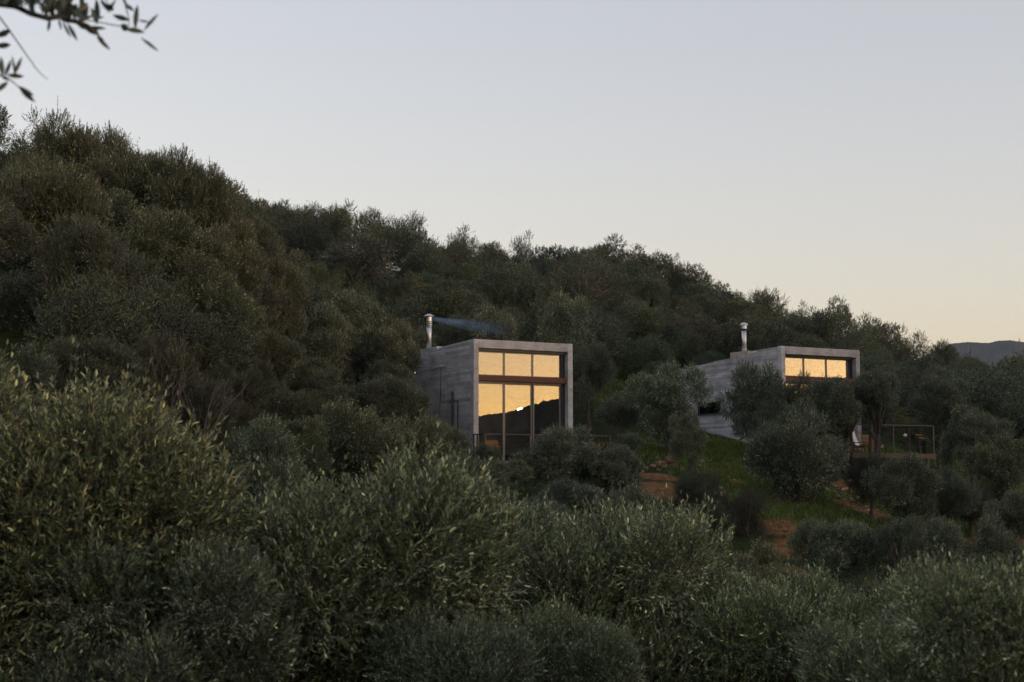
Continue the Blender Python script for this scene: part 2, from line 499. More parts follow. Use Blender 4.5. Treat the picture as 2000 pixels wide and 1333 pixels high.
def house(org, HT, slope, label, name='concrete_house', hole=None, below=0.9):
    root = empty(name, org, TH)
    tag(root, label, 'house', 'twin board-marked concrete houses')
    top = lambda y: HT - slope * y
    fd = 0.26                                              # depth of the front frame
    # side walls
    def wall(x0, x1, holes):
        if not holes:
            MB().prism_x(x0, x1, [(fd, -below), (HL, -below), (HL, top(HL)), (fd, top(fd))]).build('side_wall', CONC_BOARD, root)
        else:
            a, c, z0, z1 = holes
            m_ = MB()
            m_.prism_x(x0, x1, [(fd, -below), (a, -below), (a, top(a)), (fd, top(fd))])
            m_.prism_x(x0, x1, [(c, -below), (HL, -below), (HL, top(HL)), (c, top(c))])
            m_.prism_x(x0, x1, [(a, -below), (c, -below), (c, z0), (a, z0)])
            m_.prism_x(x0, x1, [(a, z1), (c, z1), (c, top(c)), (a, top(a))])
            m_.build('side_wall', CONC_BOARD, root)
    wall(0.0, WT, hole); wall(HW - WT, HW, None)
    boards_on_wall(root, top, fd + 0.002, HL, -below + 0.003, hole, seed=int(org.x * 10) + 50)
    # front frame
    MB().box(0, WT, 0, fd - 0.002, -below, HT).build('front_column', CONC, root, bevel=0.008)
    MB().box(HW - WT, HW, 0, fd - 0.002, -below, HT).build('front_column', CONC, root, bevel=0.008)
    MB().box(WT + 0.001, HW - WT - 0.001, 0.002, fd - 0.002, HT - 0.34, HT - 0.003).build('lintel', CONC, root, bevel=0.006)
    # roof, floor, back wall
    MB().prism_x(WT + 0.002, HW - WT - 0.002, [(fd, top(fd) - 0.34), (HL, top(HL) - 0.34), (HL, top(HL) - 0.02), (fd, top(fd) - 0.02)]).build('roof_slab', CONC, root)
    MB().box(WT + 0.002, HW - WT - 0.002, 0.0, HL, -0.28, -0.01).build('floor_slab', CONC, root)
    MB().box(WT + 0.002, HW - WT - 0.002, HL - 0.2, HL - 0.002, -0.008, top(HL) - 0.36).build('back_wall', PLASTER, root)
    # partition with an upper gallery inside
    MB().box(WT + 0.01, HW - WT - 0.01, 3.1, 3.22, -0.006, 2.5).build('partition_wall', PLASTER, root)
    MB().box(WT + 0.012, HW - WT - 0.012, 3.0, HL - 0.21, 2.504, 2.68).build('gallery_floor', CONC, root)
    # glazing: three upper lights, a red timber beam, three tall doors
    z_beam0, z_beam1, z_top = 3.20, 3.42, HT - 0.345
    gx0, gx1 = WT + 0.004, HW - WT - 0.004
    wv = (gx1 - gx0) / 3
    MB().box(gx0, gx1, 0.10, 0.30, z_beam0, z_beam1).build('beam', RED_TIMBER, root, bevel=0.006)
    MB().box(gx0, gx1, 0.27, 0.40, z_beam0 - 0.045, z_beam0 - 0.003).build('track', ALU, root)
    MB().box(gx0, gx1, 0.17, 0.30, z_top - 0.085, z_top - 0.002).build('blind_box', DARK_ALU, root)
    MB().box(gx1 - 0.16, gx1 - 0.002, 0.262, 0.345, 0.0, z_top - 0.09).build('jamb', DARK_ALU, root)
    gx1b = gx1 - 0.165
    wv = (gx1b - gx0) / 3
    for i in range(3):
        window_unit(root, gx0 + i * wv + 0.001, gx0 + (i + 1) * wv - 0.001, z_beam1 + 0.004, z_top - 0.09, 0.36, 0.042, 0.05, ALU)
    for i in range(3):
        window_unit(root, gx0 + i * wv + 0.001, gx0 + (i + 1) * wv - 0.001, 0.0, z_beam0 - 0.05, 0.34 + 0.052 * (i % 2), 0.062, 0.048, ALU)
    if hole:
        a, c, z0, z1 = hole
        w = MB().box(0.08, 0.12, a, c, z0, z0 + 0.04).box(0.08, 0.12, a, c, z1 - 0.04, z1).box(0.08, 0.12, a, a + 0.04, z0 + 0.04, z1 - 0.04).box(0.08, 0.12, c - 0.04, c, z0 + 0.04, z1 - 0.04).build('window', DARK_ALU, root)
        MB().box(0.095, 0.105, a + 0.04, c - 0.04, z0 + 0.04, z1 - 0.04).build('pane', GLASS, w)
        MB().box(-0.05, 0.079, a - 0.03, c + 0.03, z0 - 0.05, z0 - 0.002).build('sill', ALU, w)
    return root, top

def flue(root, x, y, z0, hgt_f, r, style):
    body = MB().lathe([(r, 0), (r, hgt_f - 0.28)], 24).build('flue', STEEL, root, (x, y, z0), smooth=False)
    body.data.polygons.foreach_set('use_smooth', [len(p.vertices) == 4 for p in body.data.polygons])
    t = hgt_f - 0.28
    if style == 1:
        for zz in (t - 0.14, t - 0.06, t - 0.22):
            MB().lathe([(r, 0), (r * 1.32, 0.004), (r * 1.32, 0.022), (r, 0.026)], 24).build('collar', STEEL, body, (0, 0, zz))
        MB().lathe([(r * 0.92, 0), (r * 1.18, 0.012), (r * 1.18, 0.20), (r * 1.1, 0.205)], 24, ).build('cowl', STEEL, body, (0, 0, t))
        MB().lathe([(r * 2.15, 0), (r * 2.2, 0.012), (r * 0.9, 0.095), (r * 0.15, 0.125)], 28).build('cap', STEEL, body, (0, 0, t + 0.215))
    else:
        for zz in (0.02, 0.12):
            MB().lathe([(r, 0), (r * 1.16, 0.004), (r * 1.16, 0.03), (r, 0.034)], 24).build('collar', STEEL, body, (0, 0, zz))
        MB().lathe([(r, 0), (r * 1.30, 0.03), (r * 1.30, 0.06)], 24).build('collar', DARK_STEEL, body, (0, 0, t - 0.04))
        MB().lathe([(r * 1.05, 0), (r * 1.24, 0.02), (r * 1.24, 0.17), (r * 0.9, 0.175)], 24).build('cowl', STEEL, body, (0, 0, t + 0.022))
        MB().lathe([(r * 1.75, 0), (r * 1.78, 0.03), (r * 1.3, 0.085), (r * 0.7, 0.12), (r * 0.1, 0.13)], 28).build('cap', STEEL, body, (0, 0, t + 0.20))
    return body

h1, top1 = house(H1, 4.82, 0.035, 'grey board-marked concrete house with smoking steel flue and fully visible golden glass front')
MB().box(-0.006, 0.75, 3.42, 5.7, top1(3.42) - 0.12, top1(3.42) + 0.11).build('chimney_block', CONC, h1, bevel=0.008)
flue(h1, 0.36, 5.0, top1(3.42) + 0.112, 1.48, 0.108, 1)
cb = MB().tube([(-0.03, 2.95, 3.95), (-0.03, 2.97, 3.3), (-0.03, 3.02, 2.6), (-0.03, 3.05, 2.0)], 0.012, 5).build('cable', DARK_STEEL, h1)
MB().tube([(-0.03, 2.95, 3.95), (-0.028, 3.3, 3.9), (-0.03, 3.8, 3.82)], 0.010, 5).build('cable', DARK_STEEL, h1)
MB().lathe([(0.035, 0), (0.035, 0.05)], 8).build('cable_clip', STEEL, h1, (-0.035, 2.95, 3.93))
MB().tube([(-0.10, 1.72, -0.9), (-0.10, 1.72, 2.84)], 0.045, 10).build('downpipe', GREY_STEEL, h1)
MB().tube([(-0.06, 2.05, 2.46), (-0.06, 1.30, 2.46), (-0.06, 1.30, 0.9)], 0.022, 6).build('handrail', DARK_STEEL, h1)
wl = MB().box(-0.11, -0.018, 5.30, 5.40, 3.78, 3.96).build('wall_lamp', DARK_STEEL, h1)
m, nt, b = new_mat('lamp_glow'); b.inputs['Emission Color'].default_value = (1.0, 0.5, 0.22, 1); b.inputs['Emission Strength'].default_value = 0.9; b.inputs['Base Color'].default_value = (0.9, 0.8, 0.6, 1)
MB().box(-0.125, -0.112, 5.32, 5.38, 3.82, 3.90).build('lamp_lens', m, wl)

h2, top2 = house(H2, 4.73, 0.072, 'grey board-marked concrete house beyond the grass bank, its front half hidden by olive trees', hole=(4.5, 6.45, 1.95, 2.52), below=0.75)
MB().box(-0.004, 0.8, 2.42, 3.72, top2(3.7) - 0.1, top2(3.0) + 0.20).build('chimney_block', TAN_CONC, h2, bevel=0.008)
flue(h2, 0.42, 3.2, top2(3.0) + 0.202, 1.33, 0.105, 2)

def deck(org, x0, x1, yf, yb, hgt_r, label, rails, posts_front, name='deck'):
    root = empty(name, org, TH)
    tag(root, label, 'deck', 'decks in front of the houses')
    n = max(2, int(round((x1 - x0) / 0.145)))
    for i in range(n):
        a = x0 + (x1 - x0) * i / n
        MB().box(a, a + (x1 - x0) / n - 0.012, yf, yb, -0.075, -0.045).build('deck_board', DECK_WOOD, root)
    MB().box(x0, x1, yf - 0.032, yf - 0.002, -0.25, -0.048).build('fascia', DECK_WOOD, root)
    for y in (yf + 0.1, (yf + yb) / 2):
        MB().box(x0, x1, y, y + 0.08, -0.22, -0.078).build('joist', GREY_STEEL, root)
    def post(x, y, mat=GREY_STEEL):
        MB().box(x - 0.022, x + 0.022, y - 0.022, y + 0.022, -0.044, hgt_r - 0.012).build('rail_post', mat, root)
    for f in posts_front: post(x0 + 0.03 + (x1 - x0 - 0.06) * f, yf + 0.03)
    MB().box(x0, x1, yf + 0.005, yf + 0.055, hgt_r - 0.01, hgt_r + 0.03).build('handrail', GREY_STEEL, root)
    for x in rails:
        MB().box(x - 0.022, x + 0.022, yf + 0.056, yb - 0.02, hgt_r - 0.01, hgt_r + 0.03).build('handrail', DARK_STEEL, root)
        post(x, yb - 0.08, DARK_STEEL)
        for k in range(1, 3): post(x, yf + 0.03 + (yb - yf - 0.1) * k / 3, DARK_STEEL)
    for k, zz in enumerate((0.26, 0.52, 0.78)):
        MB().tube([(x0 + 0.03, yf + 0.03, zz), (x1 - 0.03, yf + 0.03, zz)], 0.006, 4).build('wire', DARK_STEEL, root)
    rot = Matrix.Rotation(TH, 3, 'Z')
    for x in (x0 + 0.3, x1 - 0.3):
        for y in (yf + 0.14,):
            p = rot @ Vector((x, y, 0)) + org
            zz = gz(p.x, p.y) - org.z - 0.2
            if zz < -0.3:
                MB().box(x - 0.05, x + 0.05, y - 0.05, y + 0.05, zz, -0.222).build('support_leg', GREY_STEEL, root)
    return root
deck(H1, -0.05, 5.65, -1.05, 0.0, 1.05, 'narrow deck with thin steel railing below the golden glass doors', [-0.03, 5.62], [0, 0.35, 0.66, 1.0])
deck(H2, 0.0, 4.55, -4.45, 0.0, 1.12, 'open timber deck with railing and lounge chair at the partly hidden house', [0.02, 4.53], [0, 0.5, 1.0])

# ------------------------------------------------------------------ foliage
def raw_mesh(name, verts, quads, mats, midx=None):
    me = bpy.data.meshes.new(name)
    nv, nf = len(verts), len(quads)
    me.vertices.add(nv); me.vertices.foreach_set('co', np.asarray(verts, np.float32).ravel())
    me.loops.add(nf * 4); me.loops.foreach_set('vertex_index', np.asarray(quads, np.int32).ravel())
    me.polygons.add(nf); me.polygons.foreach_set('loop_start', np.arange(0, nf * 4, 4, dtype=np.int32))
    for mt in mats: me.materials.append(mt)
    if midx is not None: me.polygons.foreach_set('material_index', np.asarray(midx, np.int32))
    me.update(calc_edges=True); me.validate()
    return me

def unit(v): return v / np.maximum(np.linalg.norm(v, axis=-1, keepdims=True), 1e-9)

def crown_mesh(name, seed, R, nlobes, nshoots, per, llen, lwid, slen, mat, fine=False, squash=0.85, spread=1.0, up=0.75, sparse=0.0, stems=True, spike=0.0, even=0.0):
    r = np.random.default_rng(seed)
    L = [np.array([0, 0, -0.15 * R])]; LR = [0.46 * R]
    ax = r.uniform(0.76, 1.2, 3) * np.array([1, 1, squash])
    for i in range(nlobes):
        d = unit(r.normal(size=3)); d[2] = d[2] * 0.85 + 0.10
        q = r.uniform(0.45, 0.86 - 0.16 * even); c = d * R * q * ax; L.append(c); LR.append(R * r.uniform(0.20 + 0.08 * even, 0.36 + 0.06 * even) * (1.25 - 0.4 * q) * (1 - 0.3 * sparse))
    L, LR = np.array(L), np.array(LR)
    M = int(nshoots * 2.2)
    k = r.choice(len(L), M, p=LR ** 2 / (LR ** 2).sum())
    d = unit(r.normal(size=(M, 3)))
    rad = np.where(r.random(M) < 0.72, r.uniform(0.72, 1.0, M), r.uniform(0.25, 0.72, M))
    base = L[k] + d * (LR[k] * rad)[:, None] * np.array([1, 1, 0.92])
    dist = np.linalg.norm(base[:, None, :] - L[None], axis=2) / LR[None]
    dist[np.arange(M), k] = 9
    keep = (dist.min(1) > 0.72) | (r.random(M) < 0.30)
    base, d, k = base[keep][:nshoots], d[keep][:nshoots], k[keep][:nshoots]
    n = len(base)
    w = np.clip(0.55 + 0.6 * d[:, 2], 0.1, 1.0)
    sd = unit(0.6 * d + np.array([0, 0, 1.0]) * (up * w)[:, None] + r.normal(0, 0.40 if fine else 0.30, (n, 3)))
    sl = slen * r.uniform(0.55, 1.25, n)
    if spike > 0:
        sp = (r.random(n) < spike) & (d[:, 2] > 0.3)
        sl = np.where(sp, sl * 2.0, sl)
    # leaves in opposite pairs up each shoot
    t = (np.arange(per) // 2 + 0.6) / (per / 2)
    side = np.where(np.arange(per) % 2 == 0, 1.0, -1.0)
    ph = r.uniform(0, 2 * math.pi, n)[:, None] + (np.arange(per) // 2)[None] * 1.62 + r.normal(0, 0.3, (n, per))
    a = unit(np.cross(sd, np.array([0.3, 0.5, 0.81]))); b_ = np.cross(sd, a)
    pv = (a[:, None] * np.cos(ph)[..., None] + b_[:, None] * np.sin(ph)[..., None]) * side[None, :, None]
    open_ = r.uniform(0.35, 0.95, (n, per)) * (1.15 - 0.6 * t)[None]
    ld = unit(sd[:, None] * np.cos(open_)[..., None] + pv * np.sin(open_)[..., None] + r.normal(0, 0.10, (n, per, 3)))
    ln = unit(sd[:, None] * np.sin(open_)[..., None] - pv * np.cos(open_)[..., None] + r.normal(0, 0.35, (n, per, 3)))
    lb = base[:, None] + sd[:, None] * (sl[:, None] * t[None])[..., None]
    ld, ln, lb = ld.reshape(-1, 3), ln.reshape(-1, 3), lb.reshape(-1, 3)
    m_ = len(ld)
    le = llen * r.uniform(0.65, 1.2, m_); wi = lwid * r.uniform(0.75, 1.2, m_)
    wd = unit(np.cross(ld, ln)); ln = np.cross(wd, ld)
    if fine:
        tpl = [(0, 0, 0), (0.30, 0.46, 0.05), (0.72, 0.42, 0.02), (1.0, 0, -0.10), (0.72, -0.42, 0.02), (0.30, -0.46, 0.05)]
        qs = [(0, 1, 2, 3), (0, 3, 4, 5)]
    else:
        tpl = [(0, 0, 0), (0.45, 0.5, 0), (1.0, 0, -0.05), (0.45, -0.5, 0)]
        qs = [(0, 1, 2, 3)]
    V = np.stack([lb + ld * (le * p[0])[:, None] + wd * (wi * p[1])[:, None] + ln * (le * p[2])[:, None] for p in tpl], 1)
    nt_ = len(tpl)
    Q = np.concatenate([np.arange(m_)[:, None] * nt_ + np.array(q)[None] for q in qs], 0)
    V = V.reshape(-1, 3); mi = np.zeros(len(Q), int)
    if stems:
        sw = (0.0035 if fine else 0.008)
        o = len(V)
        inner = base - sd * (slen * 0.5)
        SV = np.stack([inner + a * sw, inner - a * sw, base + sd * sl[:, None] - a * sw * 0.4, base + sd * sl[:, None] + a * sw * 0.4], 1).reshape(-1, 3)
        SQ = o + np.arange(n)[:, None] * 4 + np.arange(4)[None]
        V = np.concatenate([V, SV]); Q = np.concatenate([Q, SQ]); mi = np.concatenate([mi, np.ones(n, int)])
    return raw_mesh(name, V, Q, [mat, STEM], mi)

def trunk_mesh(name, seed, lean=0.12):
    """gnarled trunk one unit high up to the crown's middle, with limbs spreading into it (crown radius 1)"""
    r = random.Random(seed)
    mb = MB()
    pts, rad = [], []
    x = y = 0.0
    for i in range(6):
        t = i / 5
        pts.append((x, y, -0.12 + 0.75 * t)); rad.append(0.10 * (1.5 if i == 0 else 1.0) * (1 - 0.4 * t) * r.uniform(0.85, 1.15))
        x += r.uniform(-lean, lean) * 0.5; y += r.uniform(-lean, lean) * 0.5
    mb.tube(pts, rad, 9)
    p0 = Vector(pts[-2])
    for k in range(6):
        a = k * 1.05 + r.uniform(-0.4, 0.4); o = r.uniform(0.35, 0.62)
        p1 = p0 + Vector((math.cos(a) * o * 0.4, math.sin(a) * o * 0.4, 0.22))
        p2 = p0 + Vector((math.cos(a) * o, math.sin(a) * o, r.uniform(0.30, 0.52)))
        mb.tube([p0, p1, p2], [0.05, 0.035, 0.014], 6)
        for j in range(4):
            aa = a + r.uniform(-0.9, 0.9); q0 = p1.lerp(p2, r.uniform(0.3, 1.0))
            mb.tube([q0, q0 + Vector((math.cos(aa) * 0.22, math.sin(aa) * 0.22, r.uniform(-0.05, 0.14)))], [0.013, 0.004], 4)
    me = bpy.data.meshes.new(name); me.from_pydata(mb.v, [], mb.f); me.materials.append(BARK)
    me.polygons.foreach_set('use_smooth', [True] * len(me.polygons)); me.update()
    return me

NEAR = [(crown_mesh('near_crown', 100 + i, 1.0, 26, 6800, 12, 0.043, 0.0112, 0.16, OLIVE, fine=True, up=0.9, spike=0.10, even=0.7), 1.0) for i in range(3)]
MID = [(crown_mesh('mid_crown', 200 + i, 1.7, 24, 4600, 10, 0.080, 0.022, 0.22, OLIVE, up=0.85, spike=0.04, squash=0.95, even=-0.35), 1.7) for i in range(7)]
FAR = [(crown_mesh('far_crown', 300 + i, 2.0, 24, 2900, 9, 0.120, 0.034, 0.26, OLIVE_FAR, up=0.8, stems=False, spike=0.03, even=-0.3), 2.0) for i in range(7)]
OPEN_ = [(crown_mesh('open_crown', 400 + i, 2.0, 15, 1000, 9, 0.12, 0.034, 0.34, OLIVE_FAR, up=0.8, sparse=0.8, spike=0.05), 2.0) for i in range(4)]
BUSH = [(crown_mesh('bush_foliage', 500 + i, 1.2, 16, 3000, 10, 0.055, 0.014, 0.30, SHRUB, up=1.2, spike=0.1), 1.2) for i in range(2)]
TRUNKS = [trunk_mesh('trunk', 600 + i) for i in range(4)]
N_TREES = [0]

def plant(c, R, protos, label, group=None, name='olive_tree', cat='olive tree', sz=1.0, color=(1, 1, 1), parts=('crown', 'trunk'), pick=None, rz=None, bare=False):
    i = N_TREES[0]; N_TREES[0] += 1
    me, R0 = protos[(i if pick is None else pick) % len(protos)]
    g = gz(c.x, c.y)
    zc = max(c.z, g + 0.45 * R)
    top_, bot = zc + R * sz, zc - R * sz                   # olives here are leafy almost to the ground
    if not bare and bot > g + 0.25:
        half = min((top_ - g - 0.2) / 2, R * max(sz, 1.0) * 1.5)
        zc = top_ - half; sz = half / R
    root = empty(name, (c.x, c.y, g), rng.uniform(0, 6.28) if rz is None else rz)
    tag(root, label, cat, group)
    s = R / R0
    cr = link(parts[0], me, root, (0, 0, zc - g)); cr.scale = (s * rng.uniform(0.94, 1.06), s * rng.uniform(0.94, 1.06), s * sz)
    cr.color = (*color, 1)
    tr = link(parts[1], TRUNKS[i % 4], root); hh = zc - g
    tr.scale = (R, R, max(hh * 1.05, 0.3)) if hh > R * 0.5 else (R * 0.6, R * 0.6, max(hh, 0.2) * 1.2)
    return root

def tree(px, py, rpx, Y, protos, label, **kw):
    return plant(at(px, py, Y), rpx * Y / F, protos, label, **kw)

# ------------------------------------------------------------------ olive trees placed one by one
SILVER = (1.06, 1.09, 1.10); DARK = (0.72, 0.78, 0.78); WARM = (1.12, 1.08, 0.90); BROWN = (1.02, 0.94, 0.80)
# close to the viewer, along the bottom of the picture
for px, py, r_, Y, lab, col, rz, sz in [
 (70, 1060, 385, 8.8, 'big close olive crown filling the lower left corner of the picture', (1.04, 1.03, 0.93), 0.4, 1.0),
 (330, 1300, 270, 8.0, 'close olive crown at the bottom edge, between the corner crown and the broad central one', (0.9, 0.92, 0.84), 2.9, 1.0),
 (690, 1190, 340, 9.4, 'broad close olive crown with tall shoots in the lower middle, below the glass house front', (1.05, 1.08, 1.0), 2.2, 1.0),
 (1030, 1220, 265, 13.5, 'rounded pale olive crown just right of the broad central crown', (1.12, 1.16, 1.06), 0.9, 1.0),
 (1285, 1235, 270, 13.0, 'rounded pale olive crown below the bare twigs of the dry bush', (1.12, 1.16, 1.04), 4.0, 1.0),
 (1130, 1335, 150, 10.5, 'small leafy olive crown on the bottom edge between two rounded pale crowns', (1.05, 1.12, 1.03), 5.1, 1.1),
 (1530, 1310, 215, 12.5, 'olive crown at the bottom edge below the red eroded gully', (1.1, 1.14, 1.02), 3.3, 1.0),
 (1890, 1340, 265, 6.8, 'closest out-of-focus olive crown in the lower right corner', (0.92, 1.0, 0.95), 1.0, 1.0),
 (1700, 1345, 180, 8.6, 'low olive crown on the bottom edge left of the out-of-focus corner crown', (1.0, 1.06, 0.98), 2.5, 1.0),
 (890, 1345, 170, 8.6, 'dim olive crown at the very bottom edge under the broad central crown', (.9, .95, .9), 5.6, 1.0),
 (1180, 1190, 200, 16.0, 'olive crown in the notch between the two rounded pale crowns', (.95, 1, .92), 1.6, 0.9),
 (1420, 1240, 170, 15.0, 'olive crown half hidden behind the rounded crown under the gully', (.95, 1, .92), 0.2, 0.9),
 (1790, 1290, 200, 12.0, 'olive crown behind the out-of-focus corner crown', (1.0, 1.06, .96), 0.7, 1.0)]:
    tree(px, py, r_, Y, NEAR, lab, color=tuple(1.45 * c for c in col), rz=rz, sz=sz, bare=True)
# middle distance
mid = [
 (525, 935, 112, 24, 'round dense olive crown standing in the dark gap between the two close crowns', SILVER, 0.9),
 (690, 870, 105, 38, 'twinkling olive crown left of the house wall and above the broad central crown', (1.1, 1.1, .95), 1.1),
 (590, 880, 80, 36, 'dim olive crown left of the twinkling one below the orange earth', (.85, .85, .75), 1.0),
 (805, 900, 95, 40, 'olive crown below the left side wall of the smoking house', (1.0, 1.0, .85), 0.9),
 (865, 868, 58, 47, 'small olive crown against the foot of the smoking house side wall', (.95, .95, .85), 1.0),
 (735, 800, 70, 50, 'olive crown touching the far end of the smoking house side wall', (.8, .82, .78), 1.0),
 (805, 790, 40, 52, 'slim olive crown in front of the dark side wall near the wall lamp', (.75, .8, .74), 1.3),
 (905, 960, 85, 38, 'low olive crown under the front column of the smoking house', (.95, .95, .85), 0.75),
 (975, 935, 70, 45, 'low olive crown in front of the deck railing', (1, 1.02, .95), 0.65),
 (1090, 897, 88, 47, 'dense olive crown hiding the right end of the glass doors', SILVER, 0.95),
 (1190, 935, 75, 47, 'olive crown at the right end of the railing beside the red earth', SILVER, 0.75),
 (1010, 1010, 120, 34, 'wide low olive crown behind the rounded pale crown', (.92, .95, .88), 0.6),
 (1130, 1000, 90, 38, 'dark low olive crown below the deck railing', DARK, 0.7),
 (1308, 785, 76, 59, 'upright olive tree with bare trunk on the grass between the two houses', (1.2, 1.26, 1.24), 1.25),
 (1345, 850, 38, 52, 'small olive bush hugging the trunk side of the upright tree between the houses', (.95, 1, .95), 1.1),
 (1215, 795, 50, 63, 'small pale olive left of the upright tree between the houses', SILVER, 0.95),
 (1225, 865, 40, 53, 'low bushy olive at the left foot of the upright tree', (.95, 1, .95), 0.7),
 (1485, 790, 82, 58, 'olive crown hanging in front of the far house side wall', (.82, .9, .92), 0.95),
 (1556, 893, 108, 50, 'large dark olive crown on the bank below the far house', (.74, .82, .84), 1.2),
 (1650, 792, 76, 57.5, 'flat dark olive crown below the upper windows of the far house', DARK, 0.72),
 (1610, 782, 74, 57, 'olive crown in the middle before the far house glass front', DARK, 0.8),
 (1562, 782, 52, 56.5, 'small olive crown before the left upper pane of the far house', DARK, 0.8),
 (1530, 815, 66, 56, 'olive crown over the far house front column', DARK, 0.9),
 (1715, 765, 60, 57, 'olive crown right of the far house roof corner', (.85, .88, .8), 0.9),
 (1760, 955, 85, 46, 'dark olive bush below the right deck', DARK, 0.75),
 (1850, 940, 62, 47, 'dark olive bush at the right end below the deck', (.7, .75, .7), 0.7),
 (1900, 860, 70, 56, 'olive crown beside the right end of the deck railing', (.95, 1, .9), 1.0),
 (1960, 900, 68, 50, 'warm toned olive crown at the right edge level with the deck', (1.15, 1.05, .75), 1.0),
 (1830, 800, 60, 62, 'olive crown above the right half of the deck railing', DARK, 1.0),
 (1975, 985, 55, 44, 'olive crown on the right edge above the red bank', (.85, .9, .85), 0.9),
 (1645, 1075, 88, 37, 'grey green round olive right of the red eroded gully', SILVER, 0.85),
 (1590, 1055, 50, 38, 'small grey green olive touching the red eroded gully', SILVER, 0.8),
 (1470, 1095, 72, 33, 'grey green olive left of the red eroded gully', (1.1, 1.08, .98), 0.8),
 (1765, 1080, 75, 36, 'dark olive with bare inner trunk below the rubble', DARK, 0.95),
 (1835, 1065, 75, 37, 'grey olive right of the dark one below the rubble', SILVER, 0.9),
 (1945, 1090, 75, 32, 'dim grey olive near the right edge below the red bank', (.9, .95, .95), 0.9),
 (1690, 1170, 85, 26, 'dim olive low in the gully behind the corner crown', DARK, 0.8),
 (1880, 1180, 90, 24, 'dim olive behind the out-of-focus corner crown', (.85, .9, .85), 0.8),
 (1235, 1010, 80, 31, 'dim olive crown behind the rounded crown under the red earth', (.85, .9, .85), 0.7),
 (1090, 1045, 80, 27, 'dim low olive crown in the notch between the two rounded pale crowns', (.8, .85, .8), 0.7),
 (1330, 1085, 70, 32, 'low olive crown between the dry bush and the rounded crown below', (.95, 1, .9), 0.6),
 (1560, 1180, 90, 24, 'dim olive crown at the lower end of the red gully', (.85, .9, .85), 0.6),
 (130, 330, 105, 52, 'large dark crown under the skyline near the left edge', (.8, .78, .64), 0.9),
 (255, 330, 100, 51, 'large dark crown under the tallest pointed one', (.75, .75, .62), 0.9),
 (335, 350, 92, 50, 'large olive crown in the upper right of the left wood', (.85, .84, .7), 0.9),
 (405, 400, 78, 50, 'broad crown at the right shoulder of the left wood', (.8, .78, .64), 1.0),
 (445, 470, 78, 48, 'brownish broad crown under the right shoulder of the left wood', BROWN, 1.0),
 (200, 440, 105, 46, 'broad lit crown in the middle of the left wood', (1.0, 1.0, .82), 0.8),
 (330, 480, 100, 44, 'broad lit crown right of the middle of the left wood', (.95, .96, .8), 0.8),
 (60, 470, 110, 43, 'broad dark crown at the left edge of the wood', (.75, .75, .66), 0.9),
 (430, 580, 95, 41, 'broad green crown low in the right of the left wood', (.9, .95, .8), 0.8),
 (250, 600, 105, 38, 'broad grey green crown low in the middle of the left wood', (.85, .9, .86), 0.8),
 (60, 620, 105, 34, 'grey green crown low at the left edge behind the corner crown', (.9, .98, .95), 0.8),
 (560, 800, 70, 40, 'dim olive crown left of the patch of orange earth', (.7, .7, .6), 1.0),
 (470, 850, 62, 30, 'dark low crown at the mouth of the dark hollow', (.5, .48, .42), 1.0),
 (530, 705, 75, 47, 'dark crown on the lower right flank of the left wood', (.7, .7, .58), 1.0),
 (640, 775, 50, 49, 'small crown standing on the orange earth left of the house', (.8, .84, .76), 1.0),
 (5, 700, 100, 21, 'grey olive crown rising behind the corner crown at the left edge', (.8, .85, .78), 0.8),
 (160, 720, 110, 24, 'dim crown behind the top of the corner crown', (.6, .6, .5), 0.8),
 (952, 912, 36, 52, 'small olive bush in front of the chair on the narrow deck', (1, 1.02, .95), 0.8),
 (768, 662, 56, 57, 'olive crown overlapping the far upper end of the smoking house wall', (.85, .86, .76), 1.0),
 (762, 752, 50, 54, 'olive crown below the wall lamp', (.75, .78, .7), 1.0),
 (505, 480, 62, 53, 'dark crown on the shoulder where the left wood meets the far slope', (.75, .74, .6), 1.0),
 (545, 560, 62, 54, 'brownish crown on the right flank of the left wood', BROWN, 1.0),
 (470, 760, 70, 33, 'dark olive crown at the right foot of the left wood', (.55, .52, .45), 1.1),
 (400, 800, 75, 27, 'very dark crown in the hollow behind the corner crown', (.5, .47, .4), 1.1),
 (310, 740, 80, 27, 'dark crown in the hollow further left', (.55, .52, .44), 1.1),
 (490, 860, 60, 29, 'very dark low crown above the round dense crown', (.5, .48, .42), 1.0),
 (620, 850, 60, 44, 'olive crown under the patch of orange earth', (.9, .9, .8), .8),
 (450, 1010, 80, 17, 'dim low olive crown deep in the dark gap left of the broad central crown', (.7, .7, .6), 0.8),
]
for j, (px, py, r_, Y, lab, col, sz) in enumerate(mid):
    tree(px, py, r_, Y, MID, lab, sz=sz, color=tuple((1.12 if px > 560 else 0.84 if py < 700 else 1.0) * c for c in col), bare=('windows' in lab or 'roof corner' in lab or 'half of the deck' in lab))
# beside and behind the smoking house
for px, py, r_, Y, lab, col, sz in [
 (640, 690, 82, 56, 'tall pale olive left of the smoking house', SILVER, 1.05),
 (745, 700, 82, 58, 'pale rounded olive just left of the steel flue', (1.02, 1.04, 1.0), 1.0),
 (600, 740, 60, 53, 'lower olive under the tall pale one left of the house', DARK, 1.0),
 (690, 630, 70, 64, 'olive behind the tall pale one, up the slope', (.95, 1, .92), 0.9),
 (800, 655, 50, 63, 'olive close behind the left side of the steel flue', (1, .98, .88), 1.0),
 (965, 640, 60, 68, 'pale olive under the drifting smoke behind the concrete roof', SILVER, 0.75),
 (890, 640, 50, 69, 'dark olive directly under the start of the smoke', DARK, 0.8),
 (1090, 650, 70, 70, 'olive above the right end of the smoking house lintel', (.95, 1, .9), 0.95),
 (1150, 700, 50, 68, 'olive on the dark slope right of the smoking house', DARK, 1.0)]:
    tree(px, py, r_, Y, MID, lab, sz=sz, color=col)
